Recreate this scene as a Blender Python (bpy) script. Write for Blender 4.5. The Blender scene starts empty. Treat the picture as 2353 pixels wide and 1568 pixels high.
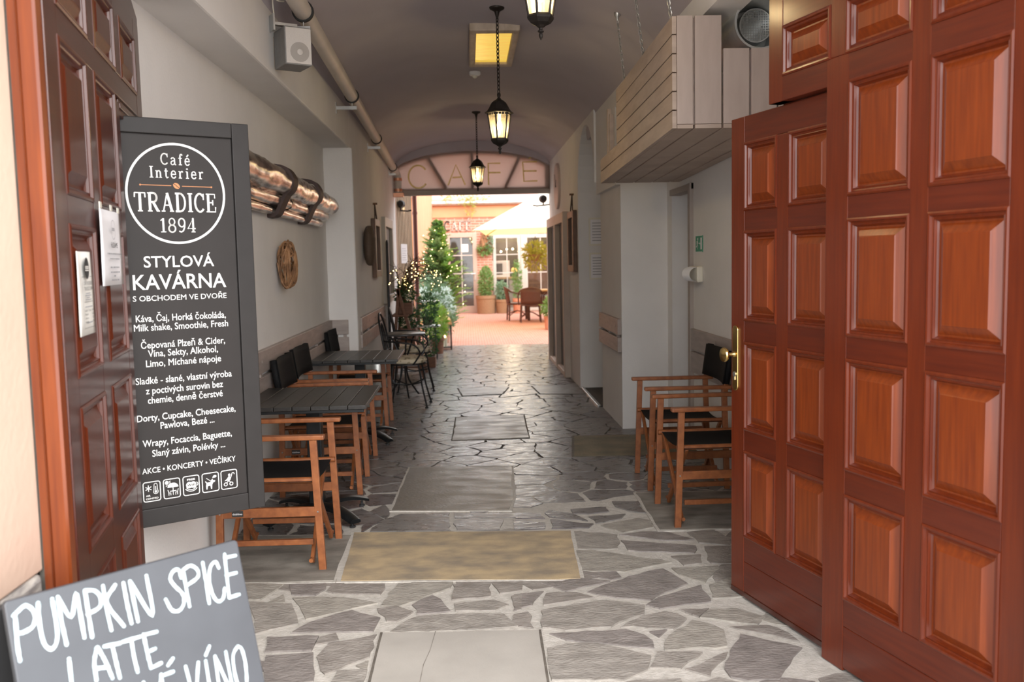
import bpy, bmesh, math, random
import numpy as np
from mathutils import Vector, Matrix
C = bpy.context.scene.collection
S = bpy.context.scene
R = math.radians
# ---------------------------------------------------------------- camera, light, exposure
IMW, IMH, FPX = 2353., 1568., 2093.
def setup_camera():
    yaw, pitch, roll = R(2.66005), R(5.08072), R(-1.2)
    f = Vector((math.sin(yaw)*math.cos(pitch), math.cos(yaw)*math.cos(pitch), -math.sin(pitch)))
    r = Vector((math.cos(yaw), -math.sin(yaw), 0)); u = r.cross(f)
    c, s = math.cos(roll), math.sin(roll)
    r2 = c*r + s*u; u2 = -s*r + c*u
    cam = bpy.data.cameras.new('camera'); o = bpy.data.objects.new('camera', cam); C.objects.link(o)
    m = Matrix((r2, u2, -f)).transposed().to_4x4(); m.translation = Vector((0, 0, 1.515))
    o.matrix_world = m
    cam.sensor_width = 36; cam.lens = 36*FPX/IMW
    cam.clip_start = .05; cam.clip_end = 200
    cam.dof.use_dof = True; cam.dof.focus_distance = 4.6; cam.dof.aperture_fstop = 3.2
    S.camera = o
setup_camera()
S.view_settings.view_transform = 'Standard'; S.view_settings.look = 'None'
S.view_settings.gamma = 1; S.view_settings.use_curve_mapping = False
S.view_settings.exposure = 1.0
S.cycles.diffuse_bounces = 8; S.cycles.max_bounces = 14
W = bpy.data.worlds.new('overcast_sky'); S.world = W; W.use_nodes = True
nt = W.node_tree; bg = nt.nodes['Background']
tc = nt.nodes.new('ShaderNodeTexCoord'); sep = nt.nodes.new('ShaderNodeSeparateXYZ')
rmp = nt.nodes.new('ShaderNodeValToRGB')
nt.links.new(tc.outputs['Generated'], sep.inputs[0]); nt.links.new(sep.outputs['Z'], rmp.inputs[0])
e = rmp.color_ramp.elements
e[0].position = 0.0; e[0].color = (.97, .98, 1.0, 1); e[1].position = .8; e[1].color = (.86, .93, 1.0, 1)
nt.links.new(rmp.outputs[0], bg.inputs['Color']); bg.inputs['Strength'].default_value = 2.2
def light(name, kind, loc, energy, color=(1, 1, 1), size=.1, target=None, angle=None):
    l = bpy.data.lights.new(name, kind); o = bpy.data.objects.new(name, l); C.objects.link(o)
    o.location = loc; l.energy = energy; l.color = color
    if kind == 'POINT': l.shadow_soft_size = size
    if kind == 'SUN' and angle: l.angle = R(angle)
    if target is not None:
        o.rotation_euler = (Vector(target)-Vector(loc)).to_track_quat('-Z', 'Y').to_euler()
    return o
# broad veiled sun standing over the street behind the viewer
light('veiled_sun', 'SUN', (5, -10, 8.5), 3.0, (1, .97, .94), target=(0, 3, 0), angle=60)

# ---------------------------------------------------------------- materials
M = {}
def mat(name, col, col2=None, rough=.6, metal=0., scale=8., stretch=(1, 1, 1), detail=4., bump=0., bscale=None,
        coat=0., spec=.5, contrast=(.3, .7), emit=None, estr=0., trans=0., rough2=None):
    m = bpy.data.materials.new(name); m.use_nodes = True; n = m.node_tree; p = n.nodes['Principled BSDF']
    p.inputs['Base Color'].default_value = (*col, 1); p.inputs['Roughness'].default_value = rough
    p.inputs['Metallic'].default_value = metal; p.inputs['Coat Weight'].default_value = coat
    p.inputs['Coat Roughness'].default_value = .2
    p.inputs['Specular IOR Level'].default_value = spec
    if trans: p.inputs['Transmission Weight'].default_value = trans
    if emit: p.inputs['Emission Color'].default_value = (*emit, 1); p.inputs['Emission Strength'].default_value = estr
    if col2 or bump:
        t = n.nodes.new('ShaderNodeTexCoord'); mp = n.nodes.new('ShaderNodeMapping'); mp.inputs['Scale'].default_value = stretch
        n.links.new(t.outputs['Object'], mp.inputs[0])
        nz = n.nodes.new('ShaderNodeTexNoise'); nz.inputs['Scale'].default_value = scale; nz.inputs['Detail'].default_value = detail
        n.links.new(mp.outputs[0], nz.inputs['Vector'])
        if col2:
            cr = n.nodes.new('ShaderNodeValToRGB'); cr.color_ramp.elements[0].position = contrast[0]; cr.color_ramp.elements[1].position = contrast[1]
            cr.color_ramp.elements[0].color = (*col, 1); cr.color_ramp.elements[1].color = (*col2, 1)
            n.links.new(nz.outputs['Fac'], cr.inputs[0]); n.links.new(cr.outputs[0], p.inputs['Base Color'])
        if rough2 is not None:
            mr = n.nodes.new('ShaderNodeMapRange'); mr.inputs['From Min'].default_value = .3; mr.inputs['From Max'].default_value = .7
            mr.inputs['To Min'].default_value = rough; mr.inputs['To Max'].default_value = rough2
            n.links.new(nz.outputs['Fac'], mr.inputs['Value']); n.links.new(mr.outputs[0], p.inputs['Roughness'])
        if bump:
            bz = nz
            if bscale:
                bz = n.nodes.new('ShaderNodeTexNoise'); bz.inputs['Scale'].default_value = bscale; bz.inputs['Detail'].default_value = 5
                n.links.new(mp.outputs[0], bz.inputs['Vector'])
            b = n.nodes.new('ShaderNodeBump'); b.inputs['Strength'].default_value = bump; b.inputs['Distance'].default_value = .01
            n.links.new(bz.outputs['Fac'], b.inputs['Height']); n.links.new(b.outputs[0], p.inputs['Normal'])
    M[name] = m; return m
def leaf_mat(name, a, b):
    m = mat(name, a, b, rough=.55, scale=18, detail=1); n = m.node_tree; p = n.nodes['Principled BSDF']
    tr = n.nodes.new('ShaderNodeBsdfTranslucent'); tr.inputs['Color'].default_value = (b[0]*1.2, b[1]*1.3, b[2], 1)
    mx = n.nodes.new('ShaderNodeMixShader'); mx.inputs[0].default_value = .3
    n.links.new(p.outputs[0], mx.inputs[1]); n.links.new(tr.outputs[0], mx.inputs[2])
    n.links.new(mx.outputs[0], n.nodes['Material Output'].inputs['Surface'])
def glass_mat(name, tint, clear=.55, rough=.05, body=None):
    """thin pane: see-through share, reflecting coat, the rest a translucent body colour"""
    m = bpy.data.materials.new(name); m.use_nodes = True; n = m.node_tree; n.nodes.remove(n.nodes['Principled BSDF'])
    t = n.nodes.new('ShaderNodeBsdfTransparent'); t.inputs['Color'].default_value = (*tint, 1)
    b = n.nodes.new('ShaderNodeBsdfTranslucent'); b.inputs['Color'].default_value = (*(body or tint), 1)
    g = n.nodes.new('ShaderNodeBsdfGlossy'); g.inputs['Roughness'].default_value = rough
    m1 = n.nodes.new('ShaderNodeMixShader'); m1.inputs[0].default_value = 1-clear
    m2 = n.nodes.new('ShaderNodeMixShader'); lw = n.nodes.new('ShaderNodeLayerWeight'); lw.inputs['Blend'].default_value = .5; pw = n.nodes.new('ShaderNodeMath'); pw.operation = 'POWER'; pw.inputs[1].default_value = 3.5; fr = n.nodes.new('ShaderNodeMath'); fr.operation = 'MULTIPLY_ADD'; fr.inputs[1].default_value = .5; fr.inputs[2].default_value = .05
    n.links.new(lw.outputs['Facing'], pw.inputs[0]); n.links.new(pw.outputs[0], fr.inputs[0])
    n.links.new(t.outputs[0], m1.inputs[1]); n.links.new(b.outputs[0], m1.inputs[2])
    n.links.new(fr.outputs[0], m2.inputs[0]); n.links.new(m1.outputs[0], m2.inputs[1]); n.links.new(g.outputs[0], m2.inputs[2])
    n.links.new(m2.outputs[0], n.nodes['Material Output'].inputs['Surface']); M[name] = m
def brick_mat(name, c1, c2, mortar, scale, bw=.5, rh=.25, ms=.02, rough=.85, bump=.3, axes='xz', rot=0):
    m = bpy.data.materials.new(name); m.use_nodes = True; n = m.node_tree; p = n.nodes['Principled BSDF']; p.inputs['Roughness'].default_value = rough
    t = n.nodes.new('ShaderNodeTexCoord'); s = n.nodes.new('ShaderNodeSeparateXYZ'); c = n.nodes.new('ShaderNodeCombineXYZ')
    n.links.new(t.outputs['Object'], s.inputs[0])
    n.links.new(s.outputs[axes[0].upper()], c.inputs['X']); n.links.new(s.outputs[axes[1].upper()], c.inputs['Y'])
    mp = n.nodes.new('ShaderNodeMapping'); mp.inputs['Rotation'].default_value = (0, 0, R(rot)); n.links.new(c.outputs[0], mp.inputs[0])
    b = n.nodes.new('ShaderNodeTexBrick'); b.inputs['Scale'].default_value = scale
    b.inputs['Color1'].default_value = (*c1, 1); b.inputs['Color2'].default_value = (*c2, 1); b.inputs['Mortar'].default_value = (*mortar, 1)
    b.inputs['Mortar Size'].default_value = ms; b.inputs['Brick Width'].default_value = bw; b.inputs['Row Height'].default_value = rh
    n.links.new(mp.outputs[0], b.inputs['Vector'])
    n.links.new(b.outputs['Color'], p.inputs['Base Color'])
    bp = n.nodes.new('ShaderNodeBump'); bp.inputs['Strength'].default_value = bump; bp.inputs['Distance'].default_value = .01; bp.invert = True
    n.links.new(b.outputs['Fac'], bp.inputs['Height']); n.links.new(bp.outputs[0], p.inputs['Normal'])
    M[name] = m

mat('plaster_grey', (.72, .70, .68), (.765, .745, .725), rough=.85, scale=3, bump=.12, bscale=60)
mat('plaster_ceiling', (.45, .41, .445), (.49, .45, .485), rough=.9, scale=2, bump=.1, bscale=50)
mat('plaster_peach', (.60, .42, .32), (.64, .46, .355), rough=.9, scale=2.5, bump=.15, bscale=45)
mat('plaster_orange', (.62, .27, .14), (.66, .31, .17), rough=.9, scale=2)
mat('plinth_stone', (.50, .46, .41), (.22, .20, .19), rough=.9, scale=9, stretch=(1, 1, 3), bump=.6, contrast=(.4, .6))
mat('dark_gap', (.10, .09, .08), (.17, .15, .12), rough=.8, scale=12)
mat('wood_upright', (.14, .021, .0034), (.25, .046, .0056), rough=.36, scale=7, stretch=(9, 9, .55), detail=6, coat=.32, bump=.05, contrast=(.25, .8), spec=.4)
mat('wood_stile', (.10, .0135, .003), (.16, .024, .004), rough=.36, scale=7, stretch=(9, 9, .55), detail=6, coat=.32, bump=.05, contrast=(.25, .8), spec=.4)
mat('wood_level', (.078, .0105, .0032), (.13, .019, .0045), rough=.36, scale=7, stretch=(.55, 9, 9), detail=6, coat=.32, bump=.05, contrast=(.25, .8), spec=.4)
mat('wood_jamb', (.12, .021, .0045), (.20, .042, .007), rough=.35, scale=6, stretch=(9, 9, .5), detail=6, coat=.5)
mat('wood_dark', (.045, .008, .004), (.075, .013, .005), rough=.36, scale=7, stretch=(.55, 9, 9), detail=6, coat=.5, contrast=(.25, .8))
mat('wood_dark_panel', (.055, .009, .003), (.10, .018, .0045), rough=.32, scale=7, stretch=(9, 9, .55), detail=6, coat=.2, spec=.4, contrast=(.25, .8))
mat('lamp_shade', (.9, .4, .12), emit=(1, .42, .12), estr=1.2)
mat('speaker_cone', (.36, .33, .30), rough=.7)
mat('chair_wood', (.19, .056, .016), (.30, .10, .03), rough=.45, scale=9, stretch=(3, 3, 3), detail=5, coat=.15)
mat('black_canvas', (.005, .005, .0055), (.009, .009, .0095), rough=.75, scale=160, bump=.2, spec=.2)
mat('table_slat', (.016, .0145, .013), (.030, .027, .024), rough=.38, scale=12, stretch=(6, 1, 6), bump=.05)
mat('table_metal', (.008, .009, .010), (.014, .015, .016), rough=.4, scale=20, metal=.3)
mat('black_iron', (.012, .012, .013), (.022, .022, .024), rough=.42, scale=40, metal=.4)
mat('sign_frame', (.022, .0195, .0185), (.027, .024, .023), rough=.5, spec=.3, scale=12)
mat('sign_panel', (.026, .0225, .021), (.030, .026, .0245), rough=.5, spec=.25, scale=8)
mat('sign_white', (.86, .85, .82), rough=.6)
mat('sign_copper', (.60, .24, .09), rough=.5)
mat('chalk_panel', (.05, .053, .06), (.065, .069, .078), rough=.42, scale=5)
mat('chalk_edge', (.02, .02, .021), rough=.5)
mat('chalk_paint', (.40, .51, .54), (.60, .68, .69), rough=.8, scale=30)
mat('paper_white', (.80, .79, .80), (.84, .83, .85), rough=.6, scale=6)
mat('paper_cream', (.78, .76, .70), (.82, .80, .75), rough=.5, scale=6)
mat('print_black', (.03, .03, .03), rough=.7)
mat('print_grey', (.32, .32, .34), rough=.7)
mat('plastic_white', (.82, .82, .83), rough=.4)
mat('plastic_cream', (.75, .71, .60), rough=.4)
mat('speaker_grey', (.22, .21, .20), (.25, .24, .23), rough=.6, scale=30)
mat('speaker_face', (.56, .52, .48), (.6, .56, .52), rough=.7, scale=250, bump=.2)
mat('pipe_paint', (.58, .52, .46), (.64, .58, .52), rough=.45, scale=5)
mat('rubber', (.02, .02, .02), rough=.7)
mat('zinc', (.50, .50, .49), (.62, .62, .60), rough=.35, metal=.9, scale=9)
mat('galvanised', (.58, .60, .59), (.74, .75, .73), rough=.33, metal=.6, scale=14)
mat('copper', (.65, .30, .18), (.75, .40, .26), rough=.35, metal=.9, scale=10)
mat('brass', (.60, .42, .14), (.78, .58, .24), rough=.22, metal=1, scale=6)
mat('log_foil', (.10, .07, .065), (.62, .53, .45), rough=.22, metal=.95, scale=9, stretch=(1.2, .45, 1.2), detail=10, bump=.55, bscale=11, contrast=(.40, .54))
mat('strap_brown', (.030, .014, .011), (.045, .02, .015), rough=.6, scale=20)
mat('twig', (.13, .06, .025), (.38, .20, .095), rough=.7, scale=14, contrast=(.35, .65))
mat('branch_dark', (.04, .025, .018), (.07, .045, .03), rough=.8, scale=30)
mat('woven_brown', (.07, .045, .03), (.13, .085, .055), rough=.7, scale=40, stretch=(1, 3, 6), bump=.5)
mat('taupe_board', (.30, .25, .225), (.40, .34, .31), rough=.45, scale=5, stretch=(1, 1, 6), detail=6, bump=.1)
mat('crate_board', (.40, .31, .255), (.50, .40, .335), rough=.6, scale=5, stretch=(1, 1, 5), detail=6, bump=.08)
mat('crate_front', (.44, .355, .31), (.49, .40, .355), rough=.6, scale=5, stretch=(5, 5, 1), detail=5)
mat('lamp_iron', (.02, .016, .014), (.035, .028, .023), rough=.55, metal=.5, scale=30)
mat('bulb_glow', (1, .8, .5), emit=(1, .74, .36), estr=22)
mat('fairy_glow', (1, .8, .5), emit=(1, .68, .26), estr=7)
glass_mat('lamp_glass', (1, .88, .58), clear=.93, rough=.25, body=(1, .80, .45))
glass_mat('clear_glass', (.92, .93, .92), clear=.985, rough=.03)
mat('gold_panel', (.62, .42, .06), (.80, .60, .14), rough=.35, scale=6, stretch=(1, 3, 1), emit=(.95, .62, .07), estr=.35)
mat('frame_limed', (.45, .36, .27), (.60, .50, .40), rough=.6, scale=8, stretch=(3, 1, 1), bump=.3)
mat('bar_paint', (.22, .17, .16), rough=.7)
mat('film_pink', (.66, .54, .49), (.70, .58, .53), rough=.8, scale=3)
n = M['film_pink'].node_tree; tr = n.nodes.new('ShaderNodeBsdfTranslucent'); tr.inputs['Color'].default_value = (.74, .63, .58, 1)
mx = n.nodes.new('ShaderNodeMixShader'); mx.inputs[0].default_value = .62
n.links.new(n.nodes['Principled BSDF'].outputs[0], mx.inputs[1]); n.links.new(tr.outputs[0], mx.inputs[2]); n.links.new(mx.outputs[0], n.nodes['Material Output'].inputs['Surface'])
mat('gold_wire', (.60, .45, .16), (.72, .58, .26), rough=.4, metal=.7, scale=20)
mat('clock_face', (.55, .44, .40), (.60, .49, .45), rough=.5, scale=4)
mat('mirror_frame', (.10, .045, .02), (.16, .075, .035), rough=.5, scale=14)
mat('door_tan', (.48, .38, .31), (.54, .44, .36), rough=.55, scale=6)
mat('recess_dark', (.05, .042, .038), (.07, .06, .055), rough=.6, scale=5)
mat('door_brownish', (.34, .29, .26), (.38, .33, .29), rough=.6, scale=5)
mat('mat_dark', (.06, .055, .05), (.09, .085, .08), rough=.9, scale=60, bump=.3)
mat('exit_green', (.01, .26, .14), rough=.45)
mat('white_frame', (.44, .40, .35), rough=.5)
mat('beige_frame', (.40, .30, .235), rough=.55)
mat('terracotta', (.50, .22, .13), (.58, .28, .17), rough=.8, scale=10)
mat('basket', (.22, .125, .065), (.34, .21, .115), rough=.8, scale=30, stretch=(1, 1, 4), bump=.5)
mat('wicker_brown', (.065, .028, .02), (.12, .055, .04), rough=.55, scale=70, stretch=(1, 1, 2), bump=.4)
mat('table_wood', (.46, .30, .16), (.58, .40, .22), rough=.6, scale=8, stretch=(1, 5, 1))
mat('canopy_cloth', (.88, .84, .70), rough=.9)
n = M['canopy_cloth'].node_tree; tr = n.nodes.new('ShaderNodeBsdfTranslucent'); tr.inputs['Color'].default_value = (.95, .78, .30, 1)
mx = n.nodes.new('ShaderNodeMixShader'); mx.inputs[0].default_value = .45
n.links.new(n.nodes['Principled BSDF'].outputs[0], mx.inputs[1]); n.links.new(tr.outputs[0], mx.inputs[2]); n.links.new(mx.outputs[0], n.nodes['Material Output'].inputs['Surface'])
mat('cushion_floral', (.62, .54, .40), (.22, .17, .09), rough=.9, scale=26, detail=1, contrast=(.56, .64), bump=.1)
mat('slate_top', (.06, .058, .058), (.10, .096, .094), rough=.3, scale=12)
mat('planter_wood', (.13, .055, .03), (.20, .09, .05), rough=.65, scale=9, stretch=(1, 1, 5))
mat('cladding', (.42, .32, .215), (.48, .37, .26), rough=.6, scale=4)
mat('downpipe', (.16, .055, .045), rough=.5)
mat('roof_tile', (.50, .27, .22), (.58, .34, .28), rough=.8, scale=20)
mat('lantern_metal', (.30, .17, .07), (.42, .26, .12), rough=.4, metal=.8, scale=15)
mat('candle', (.85, .78, .62), rough=.5)
mat('soil', (.04, .03, .02), rough=.95)
leaf_mat('leaf_fir', (.09, .20, .06), (.22, .35, .11))
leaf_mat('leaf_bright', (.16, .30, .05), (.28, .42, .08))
leaf_mat('leaf_dark', (.018, .05, .018), (.04, .10, .035))
leaf_mat('leaf_frost', (.56, .66, .70), (.76, .84, .88))
leaf_mat('leaf_dry', (.22, .29, .05), (.42, .40, .11))
leaf_mat('leaf_sage', (.14, .25, .16), (.27, .38, .26))
leaf_mat('leaf_olive', (.10, .15, .05), (.24, .30, .12))
mat('bark', (.10, .065, .045), (.16, .11, .08), rough=.9, scale=20)
brick_mat('brick_wall', (.36, .13, .085), (.47, .21, .14), (.55, .40, .32), 4.4, bw=1.05, rh=.33, ms=.035)
brick_mat('terracotta_paving', (.46, .20, .14), (.52, .25, .18), (.56, .40, .33), 5, bw=.5, rh=.5, ms=.03, axes='xy')
mat('mortar_light', (.42, .39, .345), (.55, .515, .465), rough=.9, scale=30, bump=.4, bscale=90)
mat('mortar_dark', (.085, .072, .06), (.15, .13, .105), rough=.8, scale=20, bump=.4, bscale=70)
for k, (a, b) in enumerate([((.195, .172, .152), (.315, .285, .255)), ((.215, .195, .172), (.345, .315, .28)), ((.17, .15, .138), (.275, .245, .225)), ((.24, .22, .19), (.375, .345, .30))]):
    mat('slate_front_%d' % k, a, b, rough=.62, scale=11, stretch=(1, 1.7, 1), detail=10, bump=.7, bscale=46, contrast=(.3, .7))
    mat('slate_worn_shaded_%d' % k, (a[0]*.5, a[1]*.5, a[2]*.54), (b[0]*.56, b[1]*.56, b[2]*.60), rough=.2, rough2=.42, scale=9, stretch=(1, 2, 1), detail=8, bump=.35, bscale=16)  # smoother from wear; the passage's shade is painted in as darker colour
mat('slab_sand', (.25, .205, .15), (.46, .35, .21), rough=.75, scale=5, stretch=(1, 1.6, 1), detail=10, bump=.25, bscale=90, contrast=(.34, .62))
mat('slab_grey', (.34, .315, .28), (.41, .38, .34), rough=.7, scale=4, detail=8, bump=.12, bscale=120)
mat('slab_concrete', (.15, .135, .115), (.28, .255, .22), rough=.75, scale=5, stretch=(1, 2, 1), detail=9, bump=.25, bscale=70, contrast=(.35, .65))
mat('slab_worn', (.10, .085, .068), (.19, .165, .135), rough=.26, rough2=.5, scale=4, stretch=(1, 2, 1), detail=9, bump=.2, bscale=50)
mat('slab_moss', (.10, .085, .05), (.22, .18, .11), rough=.7, scale=5, detail=8, bump=.3, bscale=50)

# ---------------------------------------------------------------- mesh helpers
class MB:
    def __init__(s): s.v = []; s.f = []; s.m = []; s.cm = 0
    def add(s, vs, fs):
        k = len(s.v); s.v += [tuple(v) for v in vs]
        for f in fs: s.f.append([i+k for i in f]); s.m.append(s.cm)
        return s
    def box(s, c, d, rot=None):
        hx, hy, hz = d[0]/2, d[1]/2, d[2]/2
        vs = [Vector((x, y, z)) for x in (-hx, hx) for y in (-hy, hy) for z in (-hz, hz)]
        if rot is not None: vs = [rot @ v for v in vs]
        c = Vector(c)
        return s.add([v+c for v in vs], [(0, 1, 3, 2), (4, 6, 7, 5), (0, 4, 5, 1), (2, 3, 7, 6), (0, 2, 6, 4), (1, 5, 7, 3)])
    def bx(s, x0, x1, y0, y1, z0, z1):
        return s.box(((x0+x1)/2, (y0+y1)/2, (z0+z1)/2), (x1-x0, y1-y0, z1-z0))
    def beam(s, a, b, w, h, up=(0, 0, 1)):
        a, b = Vector(a), Vector(b); d = b-a; L = d.length; d.normalize()
        sd = d.cross(Vector(up)); sd.normalize(); u2 = sd.cross(d)
        return s.box((a+b)/2, (w, L, h), Matrix((sd, d, u2)).transposed())
    def tube(s, pts, r, n=8, cap=True):
        pts = [Vector(p) for p in pts]; N = len(pts); rs = r if isinstance(r, (list, tuple)) else [r]*N
        k = len(s.v); ref = None
        for i, p in enumerate(pts):
            t = (pts[min(i+1, N-1)]-pts[max(i-1, 0)]).normalized()
            if ref is None:
                ref = Vector((0, 0, 1)) if abs(t.z) < .9 else Vector((1, 0, 0))
            a = (ref - t*ref.dot(t)).normalized(); b = t.cross(a); ref = a
            for j in range(n):
                q = 2*math.pi*j/n; s.v.append(tuple(p+(a*math.cos(q)+b*math.sin(q))*rs[i]))
        for i in range(N-1):
            for j in range(n):
                s.f.append([k+i*n+j, k+i*n+(j+1) % n, k+(i+1)*n+(j+1) % n, k+(i+1)*n+j]); s.m.append(s.cm)
        if cap:
            s.f.append([k+j for j in range(n)][::-1]); s.m.append(s.cm)
            s.f.append([k+(N-1)*n+j for j in range(n)]); s.m.append(s.cm)
        return s
    def lathe(s, prof, n=16, c=(0, 0, 0), axis='z', ph=0., closed=False):
        k = len(s.v); c = Vector(c)
        for r, h in prof:
            for j in range(n):
                q = 2*math.pi*j/n+ph; x, y = r*math.cos(q), r*math.sin(q)
                p = {'z': (x, y, h), 'y': (x, h, y), 'x': (h, x, y)}[axis]
                s.v.append(tuple(Vector(p)+c))
        for i in range(len(prof)-1):
            for j in range(n):
                s.f.append([k+i*n+j, k+i*n+(j+1) % n, k+(i+1)*n+(j+1) % n, k+(i+1)*n+j]); s.m.append(s.cm)
        if tuple(prof[0]) != tuple(prof[-1]):
            s.f.append([k+j for j in range(n)][::-1]); s.m.append(s.cm)
            s.f.append([k+(len(prof)-1)*n+j for j in range(n)]); s.m.append(s.cm)
        return s
    def sphere(s, c, r, n=8, sc=(1, 1, 1)):
        pr = [(math.sin(math.pi*(i+.02)/(n+.04)), -math.cos(math.pi*(i+.02)/(n+.04))) for i in range(n+1)]
        k = len(s.v); s.lathe(pr, n*2 if n < 8 else n+4)
        for i in range(k, len(s.v)):
            v = s.v[i]; s.v[i] = (c[0]+v[0]*r*sc[0], c[1]+v[1]*r*sc[1], c[2]+v[2]*r*sc[2])
        return s
    def prism(s, poly, y0, y1):
        """poly in (x,z), extruded along y"""
        n = len(poly)
        return s.add([(x, y0, z) for x, z in poly]+[(x, y1, z) for x, z in poly],
                     [list(range(n)), list(range(2*n-1, n-1, -1))]+[[j, j+n, (j+1) % n+n, (j+1) % n] for j in range(n)])
    def slab(s, poly, z0, z1):
        n = len(poly)
        return s.add([(x, y, z1) for x, y in poly]+[(x, y, z0) for x, y in poly],
                     [list(range(n)), list(range(2*n-1, n-1, -1))]+[[j, (j+1) % n, (j+1) % n+n, j+n] for j in range(n)])
    def xf(s, mtx, k=0):
        for i in range(k, len(s.v)): s.v[i] = tuple(mtx @ Vector(s.v[i]))
        return s
    def build(s, name, mats, parent=None, smooth=False, bevel=0., seg=2, sub=0):
        me = bpy.data.meshes.new(name); me.from_pydata(s.v, [], s.f)
        for m in (mats if isinstance(mats, (list, tuple)) else [mats]): me.materials.append(M[m] if isinstance(m, str) else m)
        if any(s.m): me.polygons.foreach_set('material_index', s.m)
        bm = bmesh.new(); bm.from_mesh(me); bmesh.ops.recalc_face_normals(bm, faces=bm.faces); bm.to_mesh(me); bm.free()
        if smooth:
            for p in me.polygons: p.use_smooth = True
            try: me.set_sharp_from_angle(angle=R(40))
            except Exception: pass
        o = bpy.data.objects.new(name, me); C.objects.link(o)
        if parent: o.parent = parent
        if sub:
            md = o.modifiers.new('sub', 'SUBSURF'); md.levels = sub; md.render_levels = sub
        if bevel:
            md = o.modifiers.new('bevel', 'BEVEL'); md.width = bevel; md.segments = seg; md.limit_method = 'ANGLE'; md.angle_limit = R(40)
        return o
def tag(o, label=None, cat=None, group=None, kind=None):
    if label: o['label'] = label
    if cat: o['category'] = cat
    if group: o['group'] = group
    if kind: o['kind'] = kind
    return o
def thing(name, label, cat, loc=(0, 0, 0), rz=0., group=None):
    o = bpy.data.objects.new(name, None); C.objects.link(o); o.location = loc; o.rotation_euler = (0, 0, rz); o.empty_display_size = .1
    return tag(o, label, cat, group)
def struct(name, mb, mats, label=None, cat=None, **k): return tag(mb.build(name, mats, **k), label, cat, kind='structure')
def dup(o, parent=None):
    c = o.copy(); C.objects.link(c)
    if parent: c.parent = parent
    for ch in list(o.children): dup(ch, c)
    return c
def sm(pts, k=6):
    """Catmull-Rom through points"""
    P = [Vector(p) for p in pts]; P = [2*P[0]-P[1]]+P+[2*P[-1]-P[-2]]; out = []
    for i in range(1, len(P)-2):
        for j in range(k):
            t = j/k; a, b, c, d = P[i-1:i+3]
            out.append(.5*((2*b)+(c-a)*t+(2*a-5*b+4*c-d)*t*t+(3*b-a-3*c+d)*t**3))
    return out+[P[-2]]
# lettering: flat on the local xz plane, facing -y
def text_geo(body, x0, x1, z0, cap, bold=.0, y=0., mb=None, thick=.0008):
    cu = bpy.data.curves.new('t', 'FONT'); cu.body = body; cu.offset = 0 if 'M' in body else bold; cu.resolution_u = 3
    o = bpy.data.objects.new('t', cu); C.objects.link(o); bpy.context.view_layer.update()
    ev = o.evaluated_get(bpy.context.evaluated_depsgraph_get()); me = ev.to_mesh()
    vs = [(v.co.x, v.co.y) for v in me.vertices]; fs = [list(p.vertices) for p in me.polygons]; ev.to_mesh_clear()
    bpy.data.objects.remove(o); bpy.data.curves.remove(cu)
    xs = [v[0] for v in vs]; a, b = min(xs), max(xs); sx = (x1-x0)/(b-a); sz = cap/.727
    mb = mb or MB(); b_ = bold if 'M' in body else 0
    for i, (dx, dz) in enumerate(((0, 0), (b_, 0), (-b_, 0), (0, b_), (0, -b_)) if b_ else ((0, 0),)): mb.add([(x0+(x-a+dx)*sx, y-thick-.00004*i, z0+(z+dz)*sz) for x, z in vs], fs)
    return mb
def stroke(mb, pts, w, y=0., closed=False):
    pts = [Vector((p[0], 0, p[1])) for p in pts]; N = len(pts); vs = []
    for i, p in enumerate(pts):
        a = pts[i-1] if (i or closed) else p; b = pts[(i+1) % N] if (i < N-1 or closed) else p
        t = (b-a).normalized(); nrm = Vector((-t.z, 0, t.x))
        wi = w[i] if isinstance(w, (list, tuple)) else w
        vs += [(p.x+nrm.x*wi/2, y, p.z+nrm.z*wi/2), (p.x-nrm.x*wi/2, y, p.z-nrm.z*wi/2)]
    fs = [(2*i, 2*i+1, 2*((i+1) % N)+1, 2*((i+1) % N)) for i in range(N if closed else N-1)]
    mb.add(vs, fs)
    return mb
def disc(mb, c, r, y=0., n=16, sx=1., rot=0.):
    vs = []
    for j in range(n):
        q = 2*math.pi*j/n; a, b = r*sx*math.cos(q), r*math.sin(q)
        vs.append((c[0]+a*math.cos(rot)-b*math.sin(rot), y, c[1]+a*math.sin(rot)+b*math.cos(rot)))
    return mb.add(vs, [list(range(n))])
def foliage(mb, c, rad, n, size, rng, shell=.55, asp=2.6, droop=0.):
    for _ in range(n):
        while True:
            p = Vector((rng.uniform(-1, 1), rng.uniform(-1, 1), rng.uniform(-1, 1)))
            if shell < p.length <= 1: break
        q = Vector((c[0]+p.x*rad[0], c[1]+p.y*rad[1], c[2]+p.z*rad[2]))
        d = (p+Vector((rng.gauss(0, .5), rng.gauss(0, .5), rng.gauss(.2, .5)-droop))).normalized()
        sd = d.cross(Vector((rng.gauss(0, 1), rng.gauss(0, 1), rng.gauss(0, 1)))).normalized()
        L = size*rng.uniform(.7, 1.3); w = L/asp
        mb.add([q, q+d*L*.5+sd*w*.5, q+d*L, q+d*L*.5-sd*w*.5], [(0, 1, 2, 3)])
    return mb
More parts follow.
